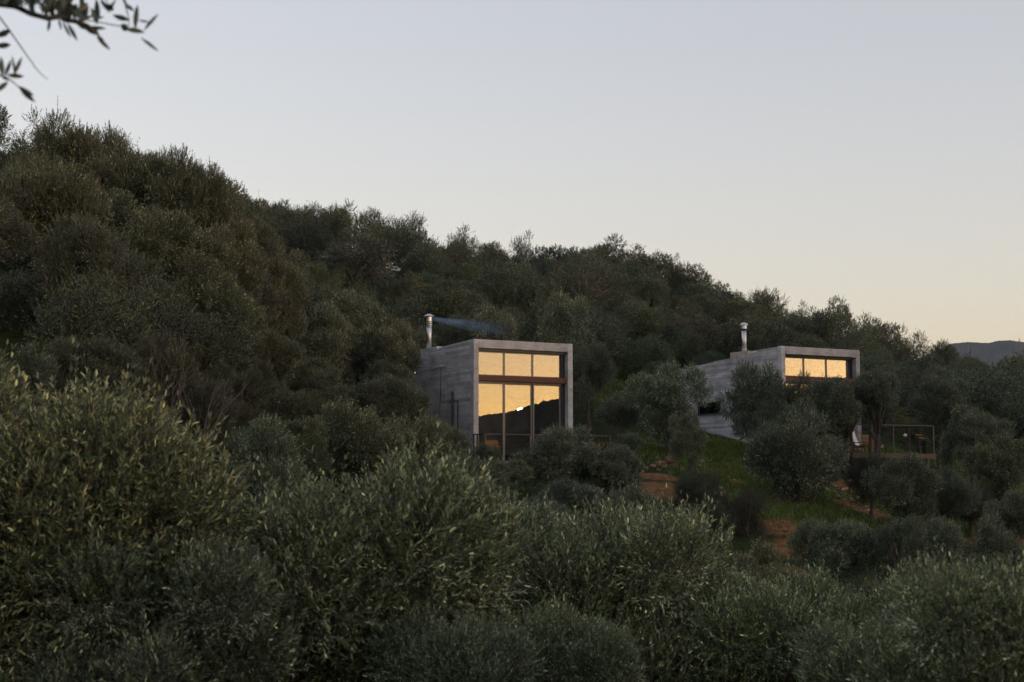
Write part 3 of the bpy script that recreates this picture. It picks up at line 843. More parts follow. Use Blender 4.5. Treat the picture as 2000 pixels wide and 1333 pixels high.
# crowns that break the skyline
for px, py, r_, Y, lab, col, sz, pr in [
 (60, 300, 82, 56, 'open dark crown on the skyline at the left edge', BROWN, 1.0, OPEN_),
 (200, 290, 74, 55, 'tallest pointed dark crown on the left skyline', (.8, .8, .68), 1.15, OPEN_),
 (300, 340, 66, 54, 'rounded dark crown right of the tallest pointed one', (.8, .82, .7), 0.95, FAR),
 (385, 368, 66, 52, 'rounded dark crown on the falling left skyline', (.85, .82, .66), 0.95, FAR),
 (440, 405, 50, 52, 'last small crown at the right shoulder of the left wood', BROWN, 1.2, OPEN_),
 (125, 345, 70, 53, 'brownish crown under the left skyline gap', BROWN, 0.9, FAR),
 (562, 432, 48, 112, 'dense dark crown on the skyline right of the left wood', DARK, 1.0, FAR),
 (630, 450, 46, 114, 'second dark crown on the skyline right of the left wood', DARK, 0.9, FAR),
 (735, 445, 34, 118, 'thin twiggy crown on the skyline above the tall pale olive', DARK, 1.2, OPEN_),
 (800, 445, 52, 118, 'broad open crown on the skyline above the steel flue', DARK, 0.9, OPEN_),
 (900, 475, 44, 119, 'brownish open crown on the skyline above the smoke', BROWN, 1.0, OPEN_),
 (960, 500, 36, 119, 'small brownish crown on the skyline left of the lone open tree', BROWN, 1.0, OPEN_),
 (1028, 490, 43, 121, 'lone open round tree standing up from the skyline above the smoking house', DARK, 1.0, OPEN_),
 (1110, 515, 44, 120, 'dark crown on the skyline right of the lone open tree', DARK, 0.9, FAR),
 (1175, 508, 42, 120, 'dense dark crown on the middle skyline', DARK, 1.0, FAR),
 (1255, 515, 26, 121, 'small reddish pointed crown on the skyline', BROWN, 1.3, OPEN_),
 (1318, 525, 27, 121, 'small detached crown on the skyline above the second flue', DARK, 1.2, OPEN_),
 (1297, 585, 44, 116, 'dense dark crown under the small detached one on the skyline', DARK, 1.0, FAR),
 (1395, 570, 40, 120, 'dark crown on the falling skyline above the second flue', DARK, .9, FAR),
 (1480, 592, 42, 119, 'open dark crown on the skyline above the far house roof', DARK, 0.9, OPEN_),
 (1575, 625, 40, 118, 'open crown on the skyline above the upper windows of the far house', DARK, 0.9, OPEN_),
 (1690, 658, 42, 114, 'twiggy open crown on the skyline right of the far house', (.8, .76, .66), 0.9, OPEN_),
 (1755, 675, 36, 112, 'twiggy brown crown near the low end of the skyline', BROWN, 0.9, OPEN_),
 (1835, 690, 36, 108, 'last crown on the skyline before the blue mountain', DARK, 0.9, FAR),
 (1900, 720, 36, 100, 'dark crown in front of the foot of the blue mountain', DARK, 0.8, FAR),
 (1965, 722, 36, 98, 'dark crown at the right edge in front of the blue mountain', DARK, 0.8, FAR)]:
    tree(px, py, r_, Y, pr, lab, sz=sz, color=col, group='crowns along the skyline')

# ------------------------------------------------------------------ the rest of the grove
def column(px):
    for lim, txt in ((150, 'by the left picture edge'), (330, 'left of the wood middle'), (560, 'right of the wood middle'), (700, 'above the tall pale olive'), (830, 'just left above the flue'),
                     (960, 'above the drifting smoke'), (1130, 'above the smoking house'), (1280, 'right above the smoking house'), (1420, 'left of the second flue'), (1540, 'above the second flue'),
                     (1700, 'above the far house glass'), (1850, 'right of the far house')):
        if px < lim: return txt
    return 'by the right picture edge'

cands = []
def clear_of_houses(x, y, R):
    for org in (H1, H2):
        lx, ly = to_local((x, y), org)
        if -R - 0.6 < lx < HW + R + 0.5 and -7.0 < ly < HL + R * 0.8: return False
    return True
prng = random.Random(21)
Y = 27.0
while Y < 124:
    step = 3.3 if Y < 64 else 3.9
    x = -0.40 * Y
    while x < 0.40 * Y:
        xx, yy = x + prng.uniform(-1.2, 1.2), Y + prng.uniform(-1.2, 1.2)
        px = 1000 + F * xx / yy
        edge = np.interp(yy, [22, 28, 40, 50, 56, 62, 66], [330, 400, 470, 540, 560, 590, 2300])
        R = prng.uniform(1.25, 2.1) if prng.random() < 0.75 else prng.uniform(2.2, 2.9)
        if yy < 64: R = min(R, 1.5 if yy < 42 else 2.0)
        if (px < edge or yy > 66) and -160 < px < 2160 and clear_of_houses(xx, yy, R):
            cands.append((yy, xx, R, px))
        x += step
    Y += step * 0.95
# green clearing right of the smoking house
cands = [c for c in cands if not (1150 < c[3] < 1260 and 60 < c[0] < 79)]
cands.sort()
seen_grid = np.zeros((134, 200), bool)
gy, gx = np.mgrid[0:134, 0:200]
kept = []
for yy, xx, R, px in cands:
    g = gz(xx, yy); hc = R * prng.uniform(0.8, 1.25)
    zc = g + hc
    v = np.array([xx, yy * math.cos(PITCH) + zc * math.sin(PITCH), -yy * math.sin(PITCH) + zc * math.cos(PITCH)])
    sx, sy = (1000 + F * v[0] / v[1]) / 10, (666.5 - F * v[2] / v[1]) / 10
    rr = R * F / yy / 10
    full = (gx - sx) ** 2 + (gy - sy) ** 2 < rr ** 2
    core = (gx - sx) ** 2 + (gy - sy) ** 2 < (rr * 0.72) ** 2
    vis = (full & ~seen_grid).sum()
    inside = full.sum()
    if inside and vis < 2 and prng.random() < 0.85: continue
    seen_grid |= core
    kept.append((xx, yy, zc, R, px))
ORD = ['leftmost', 'second from left', 'third from left', 'fourth from left', 'fifth from left', 'sixth from left', 'seventh from left', 'eighth from left', 'ninth from left']
TONES = {'dark': [(.75, .74, .6), DARK], 'brownish': [BROWN, WARM], 'pale': [SILVER, (1.05, 1.08, .98)], 'green': [(0.85, 0.9, 0.82), (1.0, 1.0, .88)]}
named = {}
rows = []
for xx, yy, zc, R, px in kept:
    wood = yy < 64
    tone = prng.choice(['dark', 'dark', 'brownish', 'green'] if wood else ['dark', 'green', 'green', 'brownish', 'pale', 'pale'])
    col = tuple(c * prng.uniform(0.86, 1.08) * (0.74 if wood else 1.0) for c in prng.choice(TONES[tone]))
    band = ('low in the left wood' if yy < 38 else 'midway up the left wood' if yy < 51 else 'high in the left wood') if wood else \
           ('low on the slope' if yy < 80 else 'halfway up the slope' if yy < 100 else 'near the ridge')
    lab = f'{tone} olive {band} {column(px)}'
    rows.append((xx, yy, zc, R, px, col, lab, 'olive trees of the left wood' if wood else 'olive trees on the hillside'))
    named.setdefault(lab, []).append(px)
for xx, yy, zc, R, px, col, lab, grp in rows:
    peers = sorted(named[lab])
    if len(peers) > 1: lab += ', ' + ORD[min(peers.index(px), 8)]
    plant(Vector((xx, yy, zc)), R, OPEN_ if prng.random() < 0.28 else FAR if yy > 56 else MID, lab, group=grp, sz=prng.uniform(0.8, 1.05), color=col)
print('trees', N_TREES[0], 'grove', len(kept))

# ------------------------------------------------------------------ shrubs, bare twigs
for px, py, r_, Y, lab, sz in [
 (1365, 965, 58, 46, 'dark green shrub under the stones of the grass bank', 0.9),
 (1440, 1005, 70, 45, 'dark purple-brown dry bush below the grass bank', 0.85),
 (1380, 1020, 60, 43, 'dark shrub behind the pale bare twigs', 0.8),
 (1700, 905, 42, 50, 'low green shrub under the deck left of the dark bush', 0.7),
 (1895, 985, 50, 48, 'dark shrub on the red bank near the right edge', 0.9)]:
    plant(at(px, py, Y), r_ * Y / F, BUSH, lab, name='shrub', cat='shrub', sz=sz, parts=('foliage', 'stem'), color=(0.8, 0.85, 0.8) if 'purple' not in lab else (0.9, 0.62, 0.6))

def bare_twigs(px, py, Y, size, label, seed, n=7):
    r = random.Random(seed)
    p = at(px, py, Y); g = gz(p.x, p.y)
    root = empty('bare_bush', (p.x, p.y, min(p.z, max(g, p.z - 0.4))))
    tag(root, label, 'bare bush', 'bare twigs in the undergrowth')
    def grow(mb, q, d, l, rad, lev):
        pts, rr = [q], [rad]
        for k in range(3):
            d = (d + Vector((r.uniform(-.25, .25), r.uniform(-.25, .25), r.uniform(-.05, .2)))).normalized()
            q = q + d * l / 3; pts.append(q); rr.append(rad * (1 - 0.2 * (k + 1)))
        mb.tube(pts, rr, 4)
        if lev:
            for _ in range(r.choice([2, 3])):
                dd = (d + Vector((r.uniform(-.8, .8), r.uniform(-.8, .8), r.uniform(-.1, .6)))).normalized()
                grow(mb, pts[r.choice([1, 2, 3])], dd, l * r.uniform(.5, .8), rad * 0.55, lev - 1)
    for k in range(n):
        mb = MB(); a = r.uniform(0, 6.28)
        grow(mb, Vector((0, 0, -0.1)), Vector((math.cos(a) * .55, math.sin(a) * .55, 1)).normalized(), size * r.uniform(.6, 1), 0.016, 2)
        mb.build('twig', TWIG, root)
bare_twigs(1405, 1035, 42.0, 1.0, 'pale forked bare twigs in front of the dry bush', 4)
bare_twigs(1350, 1030, 43.0, 0.8, 'thin bare twigs left of the pale forked ones', 5, 5)
bare_twigs(1475, 1050, 42.0, 0.9, 'bare twigs beside the red eroded gully', 8, 5)
bare_twigs(1710, 890, 55.0, 1.0, 'bare stems growing up before the right deck fascia', 9, 6)
bare_twigs(400, 800, 24.0, 1.0, 'brown bare twigs in the dark hollow under the left wood', 12, 6)
bare_twigs(330, 760, 24.0, 1.0, 'brown bare twigs higher up in the dark hollow', 13, 6)
bare_twigs(1765, 1110, 35.0, 0.9, 'bare twigs under the dark olive below the rubble', 15, 6)

# ------------------------------------------------------------------ rocks
def rock_mesh(seed, mat):
    bm = bmesh.new(); bmesh.ops.create_icosphere(bm, subdivisions=2, radius=1.0)
    r = random.Random(seed); ps = [Vector((r.gauss(0, 1), r.gauss(0, 1), r.gauss(0, 1))).normalized() for _ in range(9)]
    cut = [r.uniform(0.55, 0.9) for _ in ps]
    for v in bm.verts:
        for p, c in zip(ps, cut):
            d = v.co.dot(p)
            if d > c: v.co -= p * (d - c)
        v.co *= r.uniform(0.95, 1.05)
    me = bpy.data.meshes.new('rock'); bm.to_mesh(me); bm.free(); me.materials.append(mat)
    return me
ROCKS = [rock_mesh(i, ROCK) for i in range(5)] + [rock_mesh(20 + i, PALE_ROCK) for i in range(3)]
def rock(px, py, rpx, label, group=None, k=None, sink=0.3):
    g = ground_at(px, py, 30); R = rpx * g.y / F
    o = link('rock', ROCKS[rng.randrange(8) if k is None else k]); o.location = (g.x, g.y, g.z + R * (0.5 - sink))
    o.scale = (R * rng.uniform(.9, 1.25), R * rng.uniform(.8, 1.1), R * rng.uniform(.6, .9)); o.rotation_euler = (rng.uniform(-.4, .4), rng.uniform(-.4, .4), rng.uniform(0, 6.28))
    tag(o, label, 'rock', group)
    return o
o = rock(1311, 909, 11, 'large round orange boulder at the foot of the upright olive between the houses', k=0, sink=-0.2); o.scale = (0.23, 0.2, 0.22)
for px, py in [(1283, 897), (1290, 905), (1275, 912), (1298, 916), (1285, 920), (1262, 918), (1332, 918)]:
    rock(px, py, rng.uniform(4, 7), 'orange stone beside the round boulder under the upright olive', 'stones beside the round boulder')
for i in range(26):
    px = rng.uniform(1360, 1460); py = 895 + (px - 1360) * 0.45 + rng.uniform(-12, 16)
    rock(px, py, rng.uniform(2.5, 5), 'loose stone in the strip of rubble crossing the grass bank', 'stones strewn over the grass bank')
for i in range(44):
    t = rng.random(); px = 1628 + 75 * t + rng.uniform(-16, 16); py = 945 + 72 * t + rng.uniform(-16, 12)
    rock(px, py, rng.uniform(3, 6.5), 'orange stone in the rubble slide under the right deck', 'stones of the rubble slide')
for i in range(34):
    t = rng.random(); px = 1520 + 40 * t + rng.uniform(-16, 16); py = 970 + 120 * t + rng.uniform(-8, 8)
    rock(px, py, rng.uniform(1.8, 4.2), 'small stone lying in the red eroded gully', 'stones in the eroded gully')
rock(1670, 948, 15, 'largest angular rock at the top of the rubble slide', k=5)
rock(1655, 962, 11, 'second angular rock at the top of the rubble slide', k=6)
rock(1405, 958, 9, 'pale upright rock under the grass bank by the dark shrub', k=5)
rock(1412, 967, 7, 'small pale rock under the upright rock by the dark shrub', k=6)
for px, py in [(1150, 765), (1160, 778), (1143, 752)]:
    rock(px, py, 5, 'stone on the bank just right of the smoking house', 'stones right of the smoking house')

# ------------------------------------------------------------------ grass (nobody could count it)
def grass(name, label, regions, n, hgt_g, seed):
    r = np.random.default_rng(seed)
    P = []
    for (px, py, rad, wgt) in regions:
        g = ground_at(px, py, 30)
        k = int(n * wgt)
        P.append(np.stack([r.normal(g.x, rad, k), r.normal(g.y, rad, k)], 1))
    P = np.concatenate(P)
    for org in (H1, H2):
        d = P - np.array([org.x, org.y])
        lx = d[:, 0] * math.cos(TH) + d[:, 1] * math.sin(TH); ly = -d[:, 0] * math.sin(TH) + d[:, 1] * math.cos(TH)
        P = P[~((lx > -0.08) & (lx < HW + 0.1) & (ly > -0.1) & (ly < HL))]
    e = np.zeros(len(P))
    for x, y, rr in EARTH: e = np.maximum(e, np.exp(-((P[:, 0] - x) ** 2 + (P[:, 1] - y) ** 2) / (rr * rr)))
    P = P[r.random(len(P)) > e * 1.08]
    m_ = len(P); z = hgt(P[:, 0], P[:, 1])
    hh = hgt_g * r.uniform(0.4, 1.2, m_) * (0.75 + 0.35 * np.sin(P[:, 0] * 2.1) * np.sin(P[:, 1] * 1.7))
    a = r.uniform(0, 6.28, m_); w = 0.011
    b0 = np.stack([P[:, 0], P[:, 1], z - 0.02], 1); dv = np.stack([np.cos(a), np.sin(a), np.zeros(m_)], 1)
    ln = np.stack([r.normal(0, .35, m_), r.normal(0, .35, m_), np.ones(m_)], 1) * hh[:, None]
    V = np.stack([b0 - dv * w, b0 + dv * w, b0 + ln + dv * w * .3, b0 + ln - dv * w * .3], 1).reshape(-1, 3)
    me = raw_mesh(name, V, np.arange(m_ * 4).reshape(-1, 4), [GRASS])
    return tag(link(name, me), label, kind='stuff')
GRASS = leaf_material('grass_blade', (0.115, 0.165, 0.026), (0.12, 0.165, 0.032), (0.18, 0.16, 0.07), rough=0.6, transl=0.25)
grass('grass', 'bright green grass on the bank below the far house',
      [(1400, 875, 1.3, .14), (1450, 890, 1.4, .2), (1480, 930, 1.3, .18), (1500, 965, 1.2, .12), (1430, 920, .9, .06), (1340, 880, 1.2, .08), (1240, 880, 1.1, .07), (1540, 930, 1.3, .08), (1590, 980, 1.2, .05), (1700, 880, 1.0, .04), (1360, 862, 1.0, .06)], 90000, 0.20, 3)
grass('grass', 'dark grass in the clearing right of the smoking house',
      [(1190, 735, 1.6, .4), (1220, 700, 1.6, .2), (1160, 780, 1.2, .2), (1250, 760, 1.5, .2)], 22000, 0.22, 4)
grass('grass', 'rough grass and weeds on the lower slopes among the olives',
      [(1750, 890, 1.5, .2), (1560, 1010, 1.0, .1), (1600, 1000, 1.0, .1), (1490, 1000, 1.2, .15), (1910, 960, 1.5, .15), (1900, 1030, 1.5, .1), (600, 820, 2.0, .1), (1760, 1000, 1.5, .1)], 26000, 0.26, 5)

# ------------------------------------------------------------------ things on the decks
def chair_axes(org, lx, ly):
    p = Matrix.Rotation(TH, 3, 'Z') @ Vector((lx, ly, -0.045)) + org
    return p
# lounge chair: timber frame with a leather sling
lp = chair_axes(H2, 1.0, -3.85)
lc = empty('lounge_chair', lp, TH + 0.5); tag(lc, 'low tan leather lounge chair with timber frame on the right deck', 'chair')
for sx in (-0.3, 0.3):
    MB().tube([(sx, -0.36, 0), (sx, -0.30, 0.42)], 0.022, 6).build('leg', ORANGE_WOOD, lc)
    MB().tube([(sx, 0.38, 0), (sx, 0.22, 0.44)], 0.022, 6).build('leg', ORANGE_WOOD, lc)
    MB().box(sx - 0.03, sx + 0.03, -0.38, 0.34, 0.42, 0.455).build('armrest', ORANGE_WOOD, lc, bevel=0.006)
    MB().box(sx - 0.02, sx + 0.02, -0.40, 0.40, 0.0, 0.035).build('runner', ORANGE_WOOD, lc)
def sling(pts, w, th, name, mat, parent):
    mb = MB(); n = len(pts)
    v = []
    for i, (y, z) in enumerate(pts):
        sag = 0.02 * math.sin(math.pi * i / (n - 1))
        v += [(-w, y, z), (0, y, z - sag), (w, y, z), (w, y + th * .5, z - th), (0, y + th * .5, z - sag - th), (-w, y + th * .5, z - th)]
    f = [(i*6+k, i*6+(k+1)%6, (i+1)*6+(k+1)%6, (i+1)*6+k) for i in range(n - 1) for k in range(6)]
    f += [(5, 4, 3, 2, 1, 0), tuple(range((n-1)*6, n*6))]
    return mb.add(v, f).build(name, mat, parent, smooth=False)
sling([(-0.34, 0.34), (-0.2, 0.30), (0.0, 0.26), (0.15, 0.25)], 0.26, 0.02, 'seat', LEATHER, lc)
sling([(0.16, 0.26), (0.24, 0.45), (0.32, 0.66), (0.40, 0.86)], 0.26, 0.02, 'backrest', LEATHER, lc)
sh = empty('sheepskin', lp + Vector((0, 0, 0.0)), TH + 0.5); tag(sh, 'white sheepskin thrown over the low lounge chair', 'sheepskin')
me_pts = [(-0.30, 0.37), (-0.1, 0.325), (0.08, 0.30), (0.15, 0.33), (0.22, 0.50), (0.30, 0.71), (0.37, 0.90), (0.43, 0.89), (0.41, 0.72)]
mb = MB(); nW = 9; r = random.Random(3)
v = []
for side in (0.012, -0.014):
    for i, (y, z) in enumerate(me_pts):
        for k in range(nW):
            u = -1 + 2 * k / (nW - 1)
            w = 0.24 + 0.05 * math.sin(i * 1.9 + (2 if u > 0 else 0)) + r.uniform(-.015, .015) * (side > 0)
            v.append((u * w, y - side, z + side + r.uniform(-.008, .008)))
n = len(me_pts); f = []
for s in (0, 1):
    for i in range(n - 1):
        for k in range(nW - 1):
            q = (s*n*nW + i*nW+k, s*n*nW + i*nW+k+1, s*n*nW + (i+1)*nW+k+1, s*n*nW + (i+1)*nW+k)
            f.append(q if s == 0 else q[::-1])
mb.add(v, f).build('fleece', WOOL, sh, smooth=True)

def folding_chair(loc, rz, label, mat, name='wooden_chair'):
    c = empty(name, loc, rz); tag(c, label, 'chair', 'wooden chairs on the decks')
    for sx in (-0.22, 0.22):
        MB().tube([(sx, -0.24, 0), (sx, 0.22, 0.88)], 0.02, 6).build('leg', mat, c)
        MB().tube([(sx * .86, 0.26, 0), (sx * .86, -0.2, 0.46)], 0.02, 6).build('leg', mat, c)
        MB().box(sx - 0.03, sx + 0.03, -0.26, 0.16, 0.62, 0.645).build('armrest', mat, c, bevel=0.005)
        MB().tube([(sx, -0.22, 0.44), (sx, -0.22, 0.62)], 0.016, 6).build('arm_post', mat, c)
    for k in range(6): MB().box(-0.2, 0.2, -0.22 + k * 0.07, -0.165 + k * 0.07, 0.44, 0.46).build('seat_slat', mat, c)
    for k in range(4): MB().box(-0.2, 0.2, 0.1 + k * 0.042, 0.118 + k * 0.042, 0.56 + k * 0.085, 0.63 + k * 0.085).build('back_slat', mat, c)
    return c
folding_chair(chair_axes(H2, 4.15, -0.75), TH + 2.3, 'light wooden armchair behind the lounge chair on the right deck', LIGHT_WOOD)
folding_chair(chair_axes(H1, 0.62, -0.42), TH - 0.3, 'orange wooden chair on the narrow deck by the front column', ORANGE_WOOD)

# garden pieces beyond the right deck
def stand_on(px, py, Y):
    p = at(px, py, Y); return Vector((p.x, p.y, gz(p.x, p.y))), p
g, p = stand_on(1768, 851, 64)
gl = empty('globe_lamp', g); tag(gl, 'small white globe garden light seen through the deck railing', 'garden light')
zz = max(p.z - g.z, 0.4)
MB().tube([(0, 0, -0.1), (0, 0, zz - 0.06)], 0.018, 6).build('stake', DARK_STEEL, gl)
MB().lathe([(0.02, -0.08), (0.065, -0.05), (0.085, 0), (0.065, 0.05), (0.015, 0.08)], 14).build('globe', WHITE, gl, (0, 0, zz), smooth=True)
g, p = stand_on(1799, 853, 64)
bn = empty('bench', g, 0.3); tag(bn, 'small plank bench seen through the right end of the deck railing', 'bench')
zz = max(p.z - g.z, 0.4)
for dz, dy in ((0.07, 0.12), (-0.06, -0.12)):
    MB().box(-0.22, 0.22, dy - 0.06, dy + 0.06, zz + dz - 0.02, zz + dz + 0.02).build('plank', LIGHT_WOOD, bn)
for sx in (-0.17, 0.17):
    MB().box(sx - 0.015, sx + 0.015, -0.15, 0.15, -0.1, zz - 0.081).build('leg', DARK_STEEL, bn)
g, p = stand_on(1723, 872, 57)
lg = empty('sawn_trunk', (p.x, p.y, p.z)); tag(lg, 'dark leaning olive limb with a pale sawn end behind the deck railing', 'tree limb')
q0 = at(1700, 845, 58.0) - p; q1 = at(1704, 815, 58.5) - p; q2 = at(1712, 800, 59) - p
MB().tube([(0, 0, 0), q0 * 0.5, q0, q1, q2], [0.075, 0.08, 0.085, 0.05, 0.03], 9).build('limb', BARK, lg, smooth=True)
d = (Vector((0, 0, 0)) - q0 * 0.5).normalized()
MB().tube([Vector((0, 0, 0)) + d * 0.002, d * 0.02], [0.074, 0.07], 12).build('sawn_face', LOGEND, lg)
MB().tube([q0, at(1700, 885, 58) - p, Vector((q0.x, q0.y, gz(p.x + q0.x, p.y + q0.y) - p.z - 0.3))], [0.06, 0.07, 0.09], 9).build('stump', BARK, lg, smooth=True)
rock(1775, 871, 8, 'flat orange rock seen through the deck railing', k=2)

# ------------------------------------------------------------------ smoke drifting from the left flue
fl = Matrix.Translation(H1) @ Matrix.Rotation(TH, 4, 'Z') @ Vector((0.36, 5.0, top1(3.42) + 0.112 + 1.36))
ax = (at(1010, 652, fl.y - 0.5) - fl)
LS = ax.length
mb = MB()
prof = [(0.0, 0.07), (0.08, 0.13), (0.25, 0.2), (0.5, 0.32), (0.75, 0.42), (1.0, 0.5)]
mb.tube([(t * LS, 0, -0.05 * math.sin(t * 7)) for t, _ in prof], [q for _, q in prof], 18)
m, nt, b = new_mat('smoke'); nt.nodes.remove(b)
tc = N(nt, 'ShaderNodeTexCoord'); sp = N(nt, 'ShaderNodeSeparateXYZ'); nt.links.new(tc.outputs['Object'], sp.inputs[0])
def MA(op, a, b2=None, clamp=False):
    n_ = N(nt, 'ShaderNodeMath', operation=op); n_.use_clamp = clamp
    for k, v_ in ((0, a), (1, b2)):
        if v_ is None: continue
        if hasattr(v_, 'is_linked'): nt.links.new(v_, n_.inputs[k])
        else: n_.inputs[k].default_value = v_
    return n_.outputs[0]
tX = MA('DIVIDE', sp.outputs[0], LS, True)
rad = MA('SQRT', MA('ADD', MA('MULTIPLY', sp.outputs[1], sp.outputs[1]), MA('MULTIPLY', sp.outputs[2], sp.outputs[2])))
rmax = MA('ADD', MA('MULTIPLY', tX, 0.40), 0.10)
core_ = MA('SUBTRACT', 1.0, MA('DIVIDE', rad, rmax), True)
nz = noise(nt, mapping(nt, (1.2, 3.5, 3.5)), 1.1, 5, 0.65)
wisp = MA('MULTIPLY', MA('SUBTRACT', nz, 0.36, True), 5.0)
fade = MA('POWER', MA('SUBTRACT', 1.0, tX, True), 1.6)
dens = MA('MULTIPLY', MA('MULTIPLY', core_, wisp), MA('MULTIPLY', fade, MA('ADD', 4.0, MA('MULTIPLY', MA('POWER', MA('SUBTRACT', 1.0, tX, True), 6.0), 9.0))))
pv = N(nt, 'ShaderNodeVolumePrincipled'); pv.inputs['Color'].default_value = (0.46, 0.66, 1.0, 1); pv.inputs['Anisotropy'].default_value = 0.0
nt.links.new(dens, pv.inputs['Density']); nt.links.new(pv.outputs[0], nt.nodes['Material Output'].inputs['Volume'])
m.volume_intersection_method if hasattr(m, 'volume_intersection_method') else None
sm = mb.build('smoke', m)
sm.location = fl; sm.rotation_euler = ax.to_track_quat('X', 'Z').to_euler()
tag(sm, 'thin blue smoke drifting right from the steel flue', kind='stuff')

# ------------------------------------------------------------------ mast on the mountain
p = at(1991, 676, 2900)
ms = empty('radio_mast', (p.x, p.y, p.z - 1)); tag(ms, 'tiny lattice radio mast on the blue mountain crest', 'mast')
for sx in (-1, 1):
    for sy in (-1, 1):
        MB().tube([(sx * 2.2, sy * 2.2, -8), (sx * 0.5, sy * 0.5, 16)], 0.22, 4).build('mast_leg', DARK_STEEL, ms)
for k in range(7):
    z0 = k * 2.4; w0 = 2.2 - 1.7 * (z0 + 8) / 24; w1 = 2.2 - 1.7 * (z0 + 10.4) / 24
    MB().tube([(-w0, -w0, z0), (w1, -w1, z0 + 2.4)], 0.12, 4).build('brace', DARK_STEEL, ms)
    MB().tube([(w0, w0, z0), (-w1, w1, z0 + 2.4)], 0.12, 4).build('brace', DARK_STEEL, ms)
MB().tube([(0, 0, 15.5), (0, 0, 21)], [0.3, 0.1], 5).build('antenna', DARK_STEEL, ms)

# ------------------------------------------------------------------ olive branch hanging in at the top left, close to the lens
BY = 3.5
base = at(-60, -60, BY)
br = empty('olive_branch', base); tag(br, 'blurred dark olive branch hanging into the upper left corner', 'branch')
r = random.Random(17)
def bp(x, y, dy=0.0): return at(x, y, BY + dy) - base
def twig(pts, r0, r1, dy=0.0):
    P = [bp(x, y, dy + 0.05 * math.sin(i * 1.7)) for i, (x, y) in enumerate(pts)]
    MB().tube(P, [r0 + (r1 - r0) * i / (len(P) - 1) for i in range(len(P))], 6).build('twig', BARK, br, smooth=True)
twig([(-500, -420), (-250, -150), (-60, -20), (0, 8), (30, 13), (60, 27), (95, 37), (120, 33), (140, 42), (170, 50), (190, 68), (202, 78)], 0.012, 0.0016)
twig([(60, 27), (25, 5), (-20, -30)], 0.003, 0.003)
twig([(120, 33), (105, 10), (90, -25)], 0.0022, 0.003)
twig([(170, 40), (200, 45), (235, 52), (255, 60), (282, 64)], 0.0016, 0.0012, 0.05)
twig([(252, 38), (245, 12), (238, -30)], 0.0012, 0.0022, 0.05)
twig([(250, 60), (252, 38)], 0.0012, 0.0012, 0.05)
twig([(213, 22), (205, -10), (200, -30)], 0.0012, 0.002, 0.02)
twig([(165, 42), (162, 10), (160, -25)], 0.0012, 0.002, 0.03)
twig([(75, 15), (100, 26), (120, 33)], 0.0012, 0.0015)
twig([(-60, -20), (-30, 5), (0, 35), (20, 62), (50, 105), (75, 140), (93, 156)], 0.003, 0.0008, 0.08)
twig([(-90, 90), (-30, 135), (10, 152), (25, 160), (42, 176)], 0.003, 0.0011, -0.05)
twig([(-500, -420), (-200, -20), (-90, 90)], 0.008, 0.003, -0.05)
def leaf_mesh():
    rows = [(0.0, 0.06), (0.15, 0.55), (0.35, 0.95), (0.55, 1.0), (0.75, 0.78), (0.9, 0.38), (1.0, 0.03)]
    v, f = [], []
    for t, w in rows:
        zz = -0.12 * t * t
        v += [(t, -w * 0.5, zz + 0.10 * w), (t, 0, zz), (t, w * 0.5, zz + 0.10 * w)]
    for i in range(len(rows) - 1):
        for k in range(2): f.append((i*3+k, i*3+k+1, (i+1)*3+k+1, (i+1)*3+k))
    me = bpy.data.meshes.new('leaf'); me.from_pydata(v, [], f); me.materials.append(OLIVE)
    me.polygons.foreach_set('use_smooth', [True] * len(f)); me.update()
    return me
LEAF = leaf_mesh()
def leaf(x0, y0, x1, y1, w=9, dy=0.0):
    a = bp(x0, y0, dy); c = bp(x1, y1, dy + r.uniform(-0.012, 0.012))
    d = c - a; L_ = d.length
    X = d.normalized(); Z = Vector((r.uniform(-.6, .6), -1, r.uniform(-.5, .5))); Z = (Z - Z.dot(X) * X).normalized(); Yv = Z.cross(X)
    if r.random() < 0.4: Yv, Z = -Yv, -Z
    o = link('leaf', LEAF, br)
    wd = w * 1.2 * BY / F
    M4 = Matrix((( X.x * L_, Yv.x * wd, Z.x * wd, a.x), (X.y * L_, Yv.y * wd, Z.y * wd, a.y), (X.z * L_, Yv.z * wd, Z.z * wd, a.z), (0, 0, 0, 1)))
    o.matrix_basis = M4
    o.color = (0.38, 0.38, 0.34, 1)
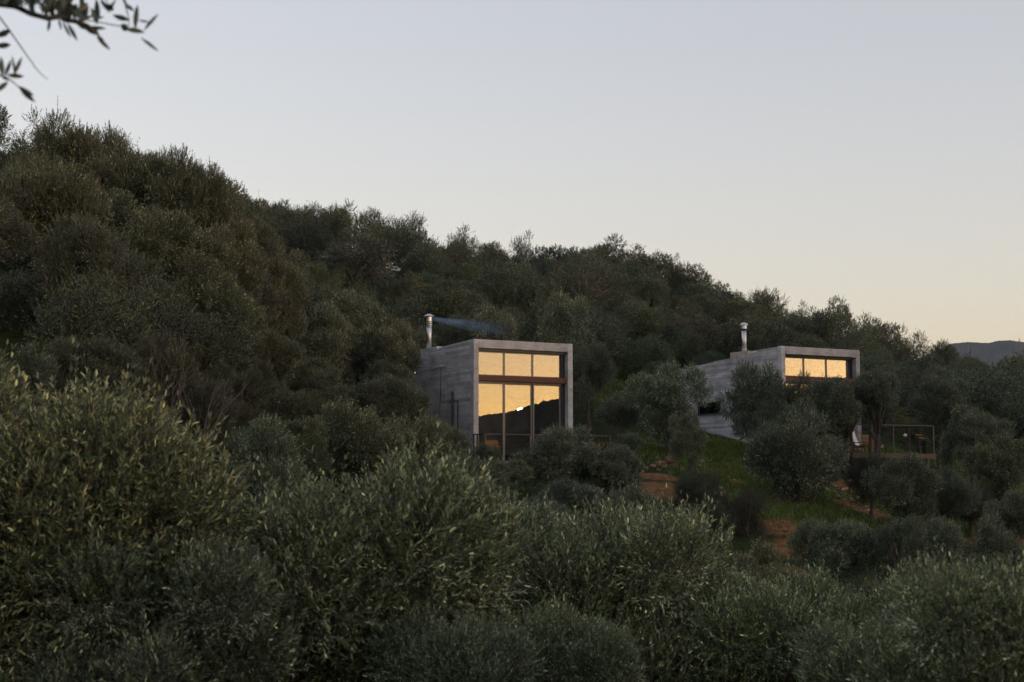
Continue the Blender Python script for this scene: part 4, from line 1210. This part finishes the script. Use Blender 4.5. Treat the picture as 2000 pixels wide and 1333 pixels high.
for q in [(55,-4,68,33,9),(61,6,67,36,7),(97,36,94,63,6),(132,46,151,80,7),(114,36,120,60,4),(122,42,138,74,5),(122,8,112,33,9),(95,-4,106,30,10),(118,25,152,9,9),(130,-4,142,22,9),(108,9,142,2,9),
          (104,28,134,36,11),(112,28,142,46,12),(126,30,108,14,10),(150,47,180,55,12),(163,50,194,68,12),(168,54,207,56,7),(188,71,215,98,7),(158,36,162,-5,11),(165,42,168,4,8),(189,48,178,14,8),(189,48,189,-2,12),
          (184,36,203,34,6),(214,24,196,-2,8),(212,26,226,-2,8),(210,8,222,22,9),(253,40,220,30,9),(264,58,268,9,10),(262,22,243,8,7),(249,12,238,-6,5),(236,48,250,60,12),(244,57,282,63,9),(281,60,309,27,7),(275,74,310,101,6),
          (270,40,292,44,4),(20,0,34,10,5),(35,12,52,-2,5),(8,8,16,-4,5),(72,-5,80,14,6),(140,42,128,20,8),(104,34,82,30,6),(60,-6,72,10,8),(84,-6,98,14,9),(145,-6,128,10,9),(148,14,158,32,6),(116,-5,122,14,9)]:
    leaf(*q)
stem_pts = [(-20, 0), (0, 8), (30, 13), (60, 27), (95, 37), (120, 33), (140, 42), (170, 50)]
for i in range(64):
    k = r.randrange(len(stem_pts) - 1); t = r.random()
    x = stem_pts[k][0] * (1 - t) + stem_pts[k + 1][0] * t + r.uniform(-4, 4); y = stem_pts[k][1] * (1 - t) + stem_pts[k + 1][1] * t - r.uniform(0, 26) * (x > 40)
    a = r.uniform(-2.6, 0.6) if x > 50 else r.uniform(-2.2, -0.9); L_ = r.uniform(22, 38)
    leaf(x, y, x + math.cos(a) * L_, y + math.sin(a) * L_, r.uniform(6, 10), r.uniform(-0.06, 0.06))
for q in [(21,59,-8,72,13),(21,88,-8,90,11)]: leaf(*q, dy=0.08)
for q in [(5,152,2,110,8),(9,150,22,117,7),(27,148,43,111,7),(13,147,47,150,8),(30,152,24,108,4),(16,160,-8,180,9),(34,168,67,188,7),(38,172,69,201,9),(2,140,-12,112,8),(20,156,2,150,7)]: leaf(*q, dy=-0.05)

# ------------------------------------------------------------------ thin evening haze
m, nt, b = new_mat('haze'); nt.nodes.remove(b)
pv = N(nt, 'ShaderNodeVolumePrincipled'); pv.inputs['Color'].default_value = (0.64, 0.75, 1.0, 1); pv.inputs['Density'].default_value = 8.0e-5; pv.inputs['Anisotropy'].default_value = 0.1
nt.links.new(pv.outputs[0], nt.nodes['Material Output'].inputs['Volume'])
HAZE = MB().box(-2400, 2400, -1400, 3500, -40, 312).build('haze', m)
tag(HAZE, 'thin blue evening haze filling the valley air', kind='stuff')
